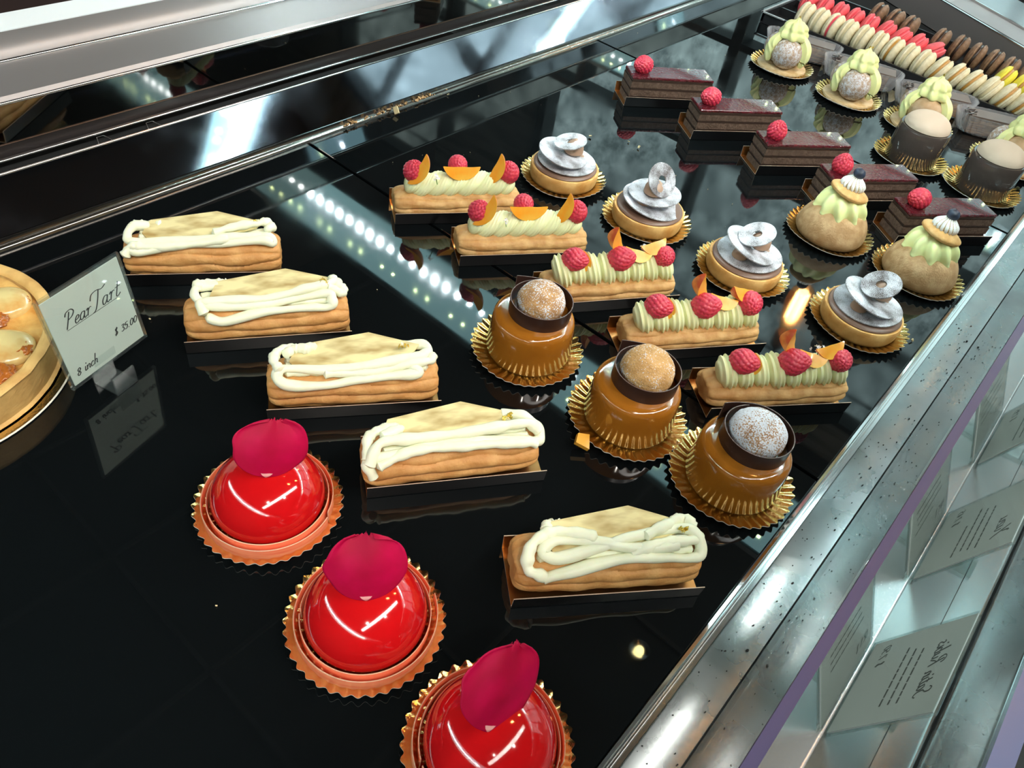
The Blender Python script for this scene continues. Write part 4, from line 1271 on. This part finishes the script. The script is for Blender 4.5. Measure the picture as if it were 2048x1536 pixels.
def sbox(name, x0, x1, y0, y1, z0, z1, m):
    ya, yb = sorted((y0*sgn, y1*sgn)); return MB().box((x0, ya, z0), (x1, yb, z1)).build(name, m, sp, False)


LX = (P2-P1).length+0.02
sbox('partition_face', -0.22, LX, 0.0, 0.003, 0.0006, 0.0440, gb)
sbox('bright_edge', -0.22, LX, -0.0006, 0.0036, 0.0440, 0.0456, steel_edge)
sbox('dark_gap', -0.22, LX, 0.0040, 0.012, 0.0006, 0.0405, black_gap)
sbox('flat_band', -0.22, LX, 0.012, 0.072, 0.0006, 0.0440, gb)
sbox('outer_edge', -0.22, LX, 0.072, 0.0745, 0.0006, 0.0470, steel_edge)
sbox('outer_plate', -0.22, LX, 0.0760, 0.24, 0.0006, 0.0300, mat('pale_outer_plate', (0.35, 0.40, 0.42), rough=0.25, metal=0.6))

# ================================================================== pear tart and its card
pc = Vector((0.0495, 0.512, 0))
o = MB().lathe([(0, 0.0003), (0.0945, 0.0003), (0.0955, 0.0008), (0.0945, 0.0014), (0, 0.0014)], 96, mi=0).build('round_cake_board', [gold, paper_white])
for p in o.data.polygons:
    c_ = p.center
    if math.hypot(c_.x, c_.y) > 0.0935: p.material_index = 1
o.location = pc; tag(o, 'large round gold cake board with white edge under the pear tart', 'cake board')
t = thing('pear_tart', 'baked pear tart on a gold board, cut off by the left photo edge', 'tart', (pc.x, pc.y, 0.0016))
R0 = 0.0885
prof = [(0, 0), (R0-0.006, 0), (R0-0.003, 0.002), (R0, 0.024), (R0+0.0005, 0.0265), (R0-0.0015, 0.0280), (R0-0.0040, 0.0282), (R0-0.0065, 0.0272), (R0-0.0078, 0.0245), (R0-0.0085, 0.020), (0, 0.019)]
P = [(max(0, p.x), max(0, p.y)) for p in cat_rom([(a, b, 0) for a, b in prof], 3)]
MB().lathe(P, 160, mod=lambda r, z, a: (r*(1+0.004*noise.noise(Vector((Cc(a)*9, S(a)*9, z*100)))), z+(0.0008*noise.noise(Vector((Cc(a)*7, S(a)*7, 3))) if z > 0.02 else 0))).build('pastry_case', tartrim, t)
mb = MB()
mb.grid(lambda u, v: ((R0-0.0080)*u*Cc(2*PI*v), (R0-0.0080)*u*S(2*PI*v), 0.0215+0.0030*noise.noise(Vector((u*Cc(2*PI*v)*4, u*S(2*PI*v)*4, 0)))+0.0025*(1-u*u)), 30, 96, cv=True)
mb.build('almond_filling', tartfill, t)
pv = at(40, 690, 0.03)-pc; PA = math.atan2(pv.y, pv.x)
for k in range(8):
    a = 2*PI*k/8+PA
    pm = MB()
    def pear(u, v):
        th = PI*u; ph = 2*PI*v
        x = -Cc(th); w = 0.013+0.008*x
        w *= math.sqrt(max(0, 1-x*x))*1.15
        return (x*0.030, w*Cc(ph), 0.0095*abs(math.sqrt(max(0, 1-x*x)))*S(ph))
    pm.grid(pear, 26, 32, cv=True)
    o = pm.build('pear_half', pearflesh, t); rr = 0.050; o.location = (rr*Cc(a), rr*S(a), 0.0235); o.rotation_euler = (0, 0, a)
for k, (px, py, s) in enumerate(((82, 700, 1.0), (30, 765, 1.5), (-20, 640, 1.4), (40, 600, .8), (8, 880, 1.0))):
    q = at(px, py, 0.028)-pc; q.z = 0
    if q.length > 0.074: q = q*0.072/q.length
    o = bumpy_ball(0.0075*s, k*3, 0.25, 0.45).build('caramelised_patch', pearbrown, t); o.location = (q.x, q.y, 0.0255)

# card: clear sleeve on a folded acrylic foot
yaw, tl_, wC, hC = 0.2685, 0.0853, 0.0652, 0.0723
cardt = thing('price_card', 'white Pear Tart price card in a clear sleeve on an acrylic foot', 'price card', (0.1396, 0.4243, 0.0), yaw)
ROT = Matrix.Translation((0, 0, 0.015)) @ Matrix.Rotation(-tl_, 4, 'X') @ Matrix.Rotation(PI/2, 4, 'X')


def flatobj(name, mb, m, parent, M=ROT, smooth=False):
    o = mb.build(name, m, parent, smooth); o.matrix_local = M; return o


flatobj('clear_sleeve', MB().box((-wC/2, 0, -0.0016), (wC/2, hC, -0.0010)).box((-wC/2, 0, 0.0006), (wC/2, hC, 0.0010)).box((-wC/2, 0, -0.0010), (-wC/2+0.0008, hC, 0.0006)).box((wC/2-0.0008, 0, -0.0010), (wC/2, hC, 0.0006)), acrylic, cardt)
flatobj('paper_card', MB().box((-wC/2+0.0026, 0.0022, -0.0004), (wC/2-0.0022, hC-0.0026, 0.0004)), cardpaper, cardt)
ft = MB()
ft.box((-0.0085, 0.0, 0.0001), (0.0095, 0.0012, 0.0185)); ft.box((-0.0085, -0.019, 0.0001), (0.0095, 0.0, 0.0012)); ft.box((-0.0085, -0.0205, 0.0001), (0.0095, -0.0190, 0.0150))
ft.box((-0.0085, -0.0060, 0.0155), (0.0095, -0.0048, 0.0260))
o = ft.build('acrylic_foot', acrylic, cardt, False); o.location = (-0.004, 0.006, 0.0)
# hand-lettered words
GL = {
    'P': ([[(0.30, 0.95), (0.22, 0.5), (0.10, 0.0)], [(0.02, 0.78), (0.10, 0.98), (0.40, 1.04), (0.60, 0.86), (0.50, 0.62), (0.22, 0.50)]], 0.62),
    'e': ([[(0.06, 0.22), (0.24, 0.26), (0.32, 0.38), (0.22, 0.46), (0.10, 0.34), (0.06, 0.14), (0.16, 0.02), (0.38, 0.12)]], 0.36),
    'a': ([[(0.34, 0.42), (0.18, 0.45), (0.05, 0.26), (0.08, 0.05), (0.20, 0.04), (0.32, 0.22), (0.36, 0.44)], [(0.36, 0.44), (0.32, 0.14), (0.38, 0.02), (0.50, 0.10)]], 0.46),
    'r': ([[(0.02, 0.36), (0.12, 0.46), (0.14, 0.30), (0.10, 0.02)], [(0.12, 0.28), (0.24, 0.44), (0.36, 0.42)]], 0.38),
    'T': ([[(0.42, 0.98), (0.36, 0.5), (0.22, 0.04), (0.04, -0.06)], [(-0.10, 0.66), (-0.02, 0.94), (0.30, 1.02), (0.62, 0.94), (0.86, 1.06)]], 0.62),
    't': ([[(0.20, 0.78), (0.14, 0.36), (0.10, 0.06), (0.20, 0.0), (0.36, 0.12)], [(0.0, 0.50), (0.34, 0.52)]], 0.36),
    'Y': ([[(0.04, 0.92), (0.14, 1.0), (0.26, 0.58)], [(0.62, 1.0), (0.40, 0.60), (0.20, 0.18), (0.02, -0.06)]], 0.58),
    'u': ([[(0.04, 0.42), (0.06, 0.10), (0.16, 0.02), (0.32, 0.18), (0.36, 0.44)], [(0.36, 0.44), (0.34, 0.10), (0.46, 0.06)]], 0.46),
    'z': ([[(0.04, 0.40), (0.18, 0.46), (0.34, 0.42), (0.18, 0.22), (0.04, 0.04), (0.20, 0.04), (0.38, 0.02)]], 0.42),
    'S': ([[(0.50, 0.86), (0.36, 1.02), (0.16, 0.92), (0.20, 0.66), (0.42, 0.44), (0.36, 0.10), (0.14, -0.02), (0.0, 0.14)]], 0.50),
    'i': ([[(0.08, 0.44), (0.06, 0.10), (0.14, 0.02), (0.24, 0.10)], [(0.12, 0.64), (0.14, 0.74)]], 0.22),
    'n': ([[(0.04, 0.44), (0.06, 0.02)], [(0.06, 0.24), (0.20, 0.44), (0.32, 0.36), (0.30, 0.06), (0.42, 0.06)]], 0.42),
    'h': ([[(0.14, 1.0), (0.10, 0.5), (0.05, 0.02)], [(0.07, 0.24), (0.20, 0.44), (0.32, 0.34), (0.30, 0.06), (0.40, 0.06)]], 0.42),
    'b': ([[(0.14, 1.0), (0.08, 0.5), (0.06, 0.08), (0.20, 0.0), (0.34, 0.18), (0.28, 0.42), (0.10, 0.34)]], 0.40),
    'c': ([[(0.32, 0.38), (0.20, 0.46), (0.06, 0.30), (0.06, 0.10), (0.18, 0.01), (0.34, 0.10)]], 0.36),
    'R': ([[(0.28, 0.95), (0.22, 0.5), (0.10, 0.0)], [(0.02, 0.78), (0.10, 0.98), (0.38, 1.04), (0.56, 0.88), (0.46, 0.62), (0.22, 0.52), (0.40, 0.30), (0.60, 0.0)]], 0.62),
    's': ([[(0.04, 0.10), (0.14, 0.01), (0.28, 0.10), (0.22, 0.24), (0.12, 0.34), (0.20, 0.46), (0.32, 0.40)]], 0.36),
    '$': ([[(0.36, 0.68), (0.24, 0.76), (0.10, 0.66), (0.20, 0.46), (0.34, 0.30), (0.24, 0.10), (0.04, 0.18)], [(0.26, 0.86), (0.16, 0.0)]], 0.46),
    '3': ([[(0.08, 0.62), (0.22, 0.70), (0.36, 0.60), (0.20, 0.40), (0.36, 0.24), (0.24, 0.02), (0.04, 0.08)]], 0.42),
    '5': ([[(0.40, 0.68), (0.14, 0.66), (0.10, 0.42), (0.28, 0.44), (0.34, 0.22), (0.22, 0.02), (0.02, 0.08)]], 0.44),
    '.': ([[(0.04, 0.00), (0.10, 0.06)]], 0.24),
    '0': ([[(0.22, 0.68), (0.06, 0.50), (0.05, 0.16), (0.18, 0.02), (0.34, 0.20), (0.36, 0.54), (0.22, 0.68)]], 0.46),
    '7': ([[(0.04, 0.66), (0.38, 0.68), (0.22, 0.34), (0.12, 0.0)]], 0.42),
    '9': ([[(0.34, 0.56), (0.20, 0.68), (0.06, 0.54), (0.14, 0.36), (0.34, 0.52), (0.28, 0.2), (0.10, 0.0)]], 0.44),
    '4': ([[(0.26, 0.68), (0.04, 0.24), (0.40, 0.26)], [(0.32, 0.48), (0.24, 0.0)]], 0.46),
    '8': ([[(0.20, 0.38), (0.06, 0.52), (0.20, 0.70), (0.34, 0.54), (0.20, 0.36), (0.04, 0.18), (0.18, 0.01), (0.34, 0.18), (0.20, 0.38)]], 0.44),
    ' ': ([], 0.34)}


def script(text, x, y, h, shear=0.30, r=0.00022, z=0.0005, sp=1.0, mb=None):
    """pen strokes in the plane z; (x, y) the start of the base line"""
    mb = mb or MB(); cx = x
    for ch in text:
        st, w = GL[ch]
        for s in st:
            P = cat_rom([(cx+(a+b*shear)*h, y+b*h, z) for a, b in s], 5)
            n = len(P); v = []
            for i, p in enumerate(P):
                t_ = (P[min(i+1, n-1)]-P[max(i-1, 0)]); t_ = t_.normalized() if t_.length > 0 else Vector((1, 0, 0))
                a_ = Vector((-t_.y, t_.x, 0)); ww = r*(0.65+0.75*abs(t_.y))
                for s_, zz in ((-1, 0), (1, 0), (1, 0.00012), (-1, 0.00012)): v.append(p+a_*(ww*s_)+Vector((0, 0, zz)))
            f = []
            for i in range(n-1):
                for k in range(4): f.append([i*4+k, (i+1)*4+k, (i+1)*4+(k+1) % 4, i*4+(k+1) % 4])
            f += [[3, 2, 1, 0], [(n-1)*4+k for k in range(4)]]
            mb.add(v, f)
        cx += w*h*sp
    return mb


w_ = script('Pear', -wC/2+0.0115, 0.0435, 0.0115, r=0.0003)
script('Tart', -wC/2+0.0330, 0.0435, 0.0130, r=0.0003, mb=w_)
w_.box((-wC/2+0.0125, 0.0425, 0.0004), (wC/2-0.012, 0.0427, 0.0006))
script('$ 35.00', wC/2-0.0236, 0.0165, 0.0072, r=0.00028, mb=w_)
script('8 inch', -wC/2+0.0065, 0.0075, 0.0078, r=0.00028, mb=w_)
flatobj('printed_text', w_, ink, cardt)

# ================================================================== price cards on the front ledge (seen through the front glass)
YC = -0.0663
words = [(0.2770, 0.0758, 'Satin Rubis', '$ 7.50', 'price card leaning on the front ledge, nearest the camera of the full ones'),
         (0.4160, 0.0780, 'Yuzu', '$ 7.45', 'price card titled Yuzu leaning on the front ledge'),
         (0.5600, 0.0800, 'Ruby Satin'.replace('Ruby', 'Rubis'), '$ 7.95', 'price card leaning on the front ledge, furthest along the rail'),
         (0.1500, 0.0750, 'Yuzu', '$ 7.45', 'price card on the front ledge cut by the lower edge of the photo')]
for i, (x0, w, ttl, prc, lb) in enumerate(words):
    if i == 3: continue
    t = thing('price_card', lb, 'price card', (x0+w/2, YC, 0.0016), 0, 'price cards on the front ledge')
    hh = 0.078
    M = Matrix.Rotation(PI/2-math.radians(21), 4, 'X')
    # face towards the customer: local +z of the sheet looks to -y
    M = Matrix.Rotation(math.radians(90-25), 4, 'X')
    flatobj('clear_sleeve', MB().box((-w/2, 0, -0.0016), (w/2, hh, -0.0012)).box((-w/2, 0, 0.0008), (w/2, hh, 0.0012)).box((-w/2, 0, -0.0012), (w/2, 0.001, 0.0008)), acrylic, t, M)
    flatobj('paper_card', MB().box((-w/2+0.001, 0.0015, -0.0004), (w/2-0.001, hh-0.001, 0.0004)), cardpaper2, t, M)
    q = script(ttl, -w/2+0.014, 0.058, 0.0115 if len(ttl) < 6 else 0.0100, r=0.00032)
    rnd = random.Random(i)
    for r_ in range(4 if i else 3):
        yy = 0.047-r_*0.0062; xx = -w/2+0.010+rnd.random()*0.004; xe = w/2-0.012-rnd.random()*0.010-(0.012 if r_ == 3 else 0)
        while xx < xe:
            ww = 0.0025+rnd.random()*0.0045; q.box((xx, yy, 0.0005), (min(xx+ww, xe), yy+0.0011, 0.0006)); xx += ww+0.0010
    script(prc, w/2-0.0260, 0.0125, 0.0078, r=0.00022, mb=q)
    flatobj('printed_text', q, ink2, t, M)
    fm = MB().box((-0.010, 0.0, -0.0001), (0.010, 0.026, 0.0009)).build('acrylic_foot', acrylic, t, False); fm.location = (0, 0.003, 0.0003)

# front glass panes
pg = thing('front_glass', 'outer clear glass pane with blue edge standing behind the price cards', 'glass pane', (0, -0.0690, 0.0004), tilt=(math.radians(-3.6), 0))
MB().box((X0, -0.0030, 0.0), (X1, 0.0010, 0.276)).build('glass_sheet', thin_glass('front_glass_sheet', (0.93, 0.95, 0.95), boost=2.0), pg, False)
MB().box((X0, -0.0032, 0.2761), (X1, 0.0012, 0.2785)).build('polished_edge', mat('blue_glass_edge', (0.16, 0.19, 0.33), rough=0.15, coat=0.5), pg, False)
pl_ = thing('inner_glass', 'inner clear glass pane with violet edge standing in the rubber groove', 'glass pane', (0, -0.0200, -0.0045))
MB().box((X0, -0.0009, 0.0), (X1, 0.0009, 0.2405)).build('glass_sheet', thin_glass('inner_glass_sheet', (0.98, 0.99, 0.99), ior=1.22), pl_, False)
MB().box((X0, -0.0016, 0.2406), (X1, 0.0016, 0.2432)).build('violet_edge', edge_purple, pl_, False)

# ================================================================== crumbs
cb = MB(); rnd = random.Random(7)
spots = [(at(1180, 275), .0016), (at(1277, 297), .0016), (at(1257, 285), .001), (at(1823, 683), .0014), (at(742, 183, 0.009), .004), (at(880, 182), .0012), (at(300, 640), .0008), (at(433, 1213), .0006), (at(262, 660), .0005), (at(940, 306), .0005)]
for k in range(70):
    x, y = rnd.uniform(0.1, 1.2), rnd.uniform(0.03, 0.59)
    if any((o.location.x-x)**2+(o.location.y-y)**2 < 0.068**2 for o in COL.objects if o.name.startswith(('cake_board', 'eclair_tray', 'fluted', 'price', 'pear'))) or (x-0.05)**2+(y-0.51)**2 < 0.012: continue
    spots.append((Vector((x, y, 0)), rnd.uniform(0.0002, 0.00045)))
for p, s in spots:
    M = T(p.x, min(p.y, 0.600), 0.0003+s*1.1) @ Euler((rnd.random(), rnd.random(), rnd.random()*6)).to_matrix().to_4x4()
    cb.box((-s, -s*0.7, -s*0.35), (s, s*0.6, s*0.35), M=M)
o = cb.build('crumbs', mat('pastry_crumbs', (0.62, 0.50, 0.28), rough=0.7), None, False); o['kind'] = 'stuff'; o['label'] = 'loose pastry crumbs and gold flakes scattered over the black glass'; o['category'] = 'crumbs'
cb = MB()
for k in range(46):
    x = rnd.uniform(0.50, 0.66); y = 0.6070+rnd.uniform(-0.0012, 0.0015); s = rnd.uniform(0.0006, 0.0022)
    M = T(x, y, 0.0030+s*0.4) @ Euler((rnd.random(), rnd.random(), rnd.random()*6)).to_matrix().to_4x4(); cb.box((-s, -s*0.7, -s*0.35), (s, s*0.6, s*0.35), M=M)
o = cb.build('crumbs', mat('brown_crumbs', (0.45, 0.27, 0.12), rough=0.7), None, False); o['kind'] = 'stuff'; o['label'] = 'brown pastry crumbs lying along the steel back lip'; o['category'] = 'crumbs'
cb = MB()   # burnt specks in the channel
for k in range(150):
    x = rnd.uniform(0.12, 0.75)*1.0; y = rnd.uniform(-0.0165, 0.0045); s = rnd.uniform(0.0001, 0.0005)*(2.2 if k % 30 == 0 else 1)
    cb.prism([(x+s*Cc(q*PI/3)*(0.7+rnd.random()*.6), y+s*S(q*PI/3)*(0.7+rnd.random()*.6)) for q in range(6)], -0.0030, -0.0018)
o = cb.build('specks', mat('burnt_specks', (0.015, 0.013, 0.012), rough=0.8), None, False); o['kind'] = 'stuff'; o['label'] = 'dark burnt specks lying in the steel front channel'; o['category'] = 'crumbs'
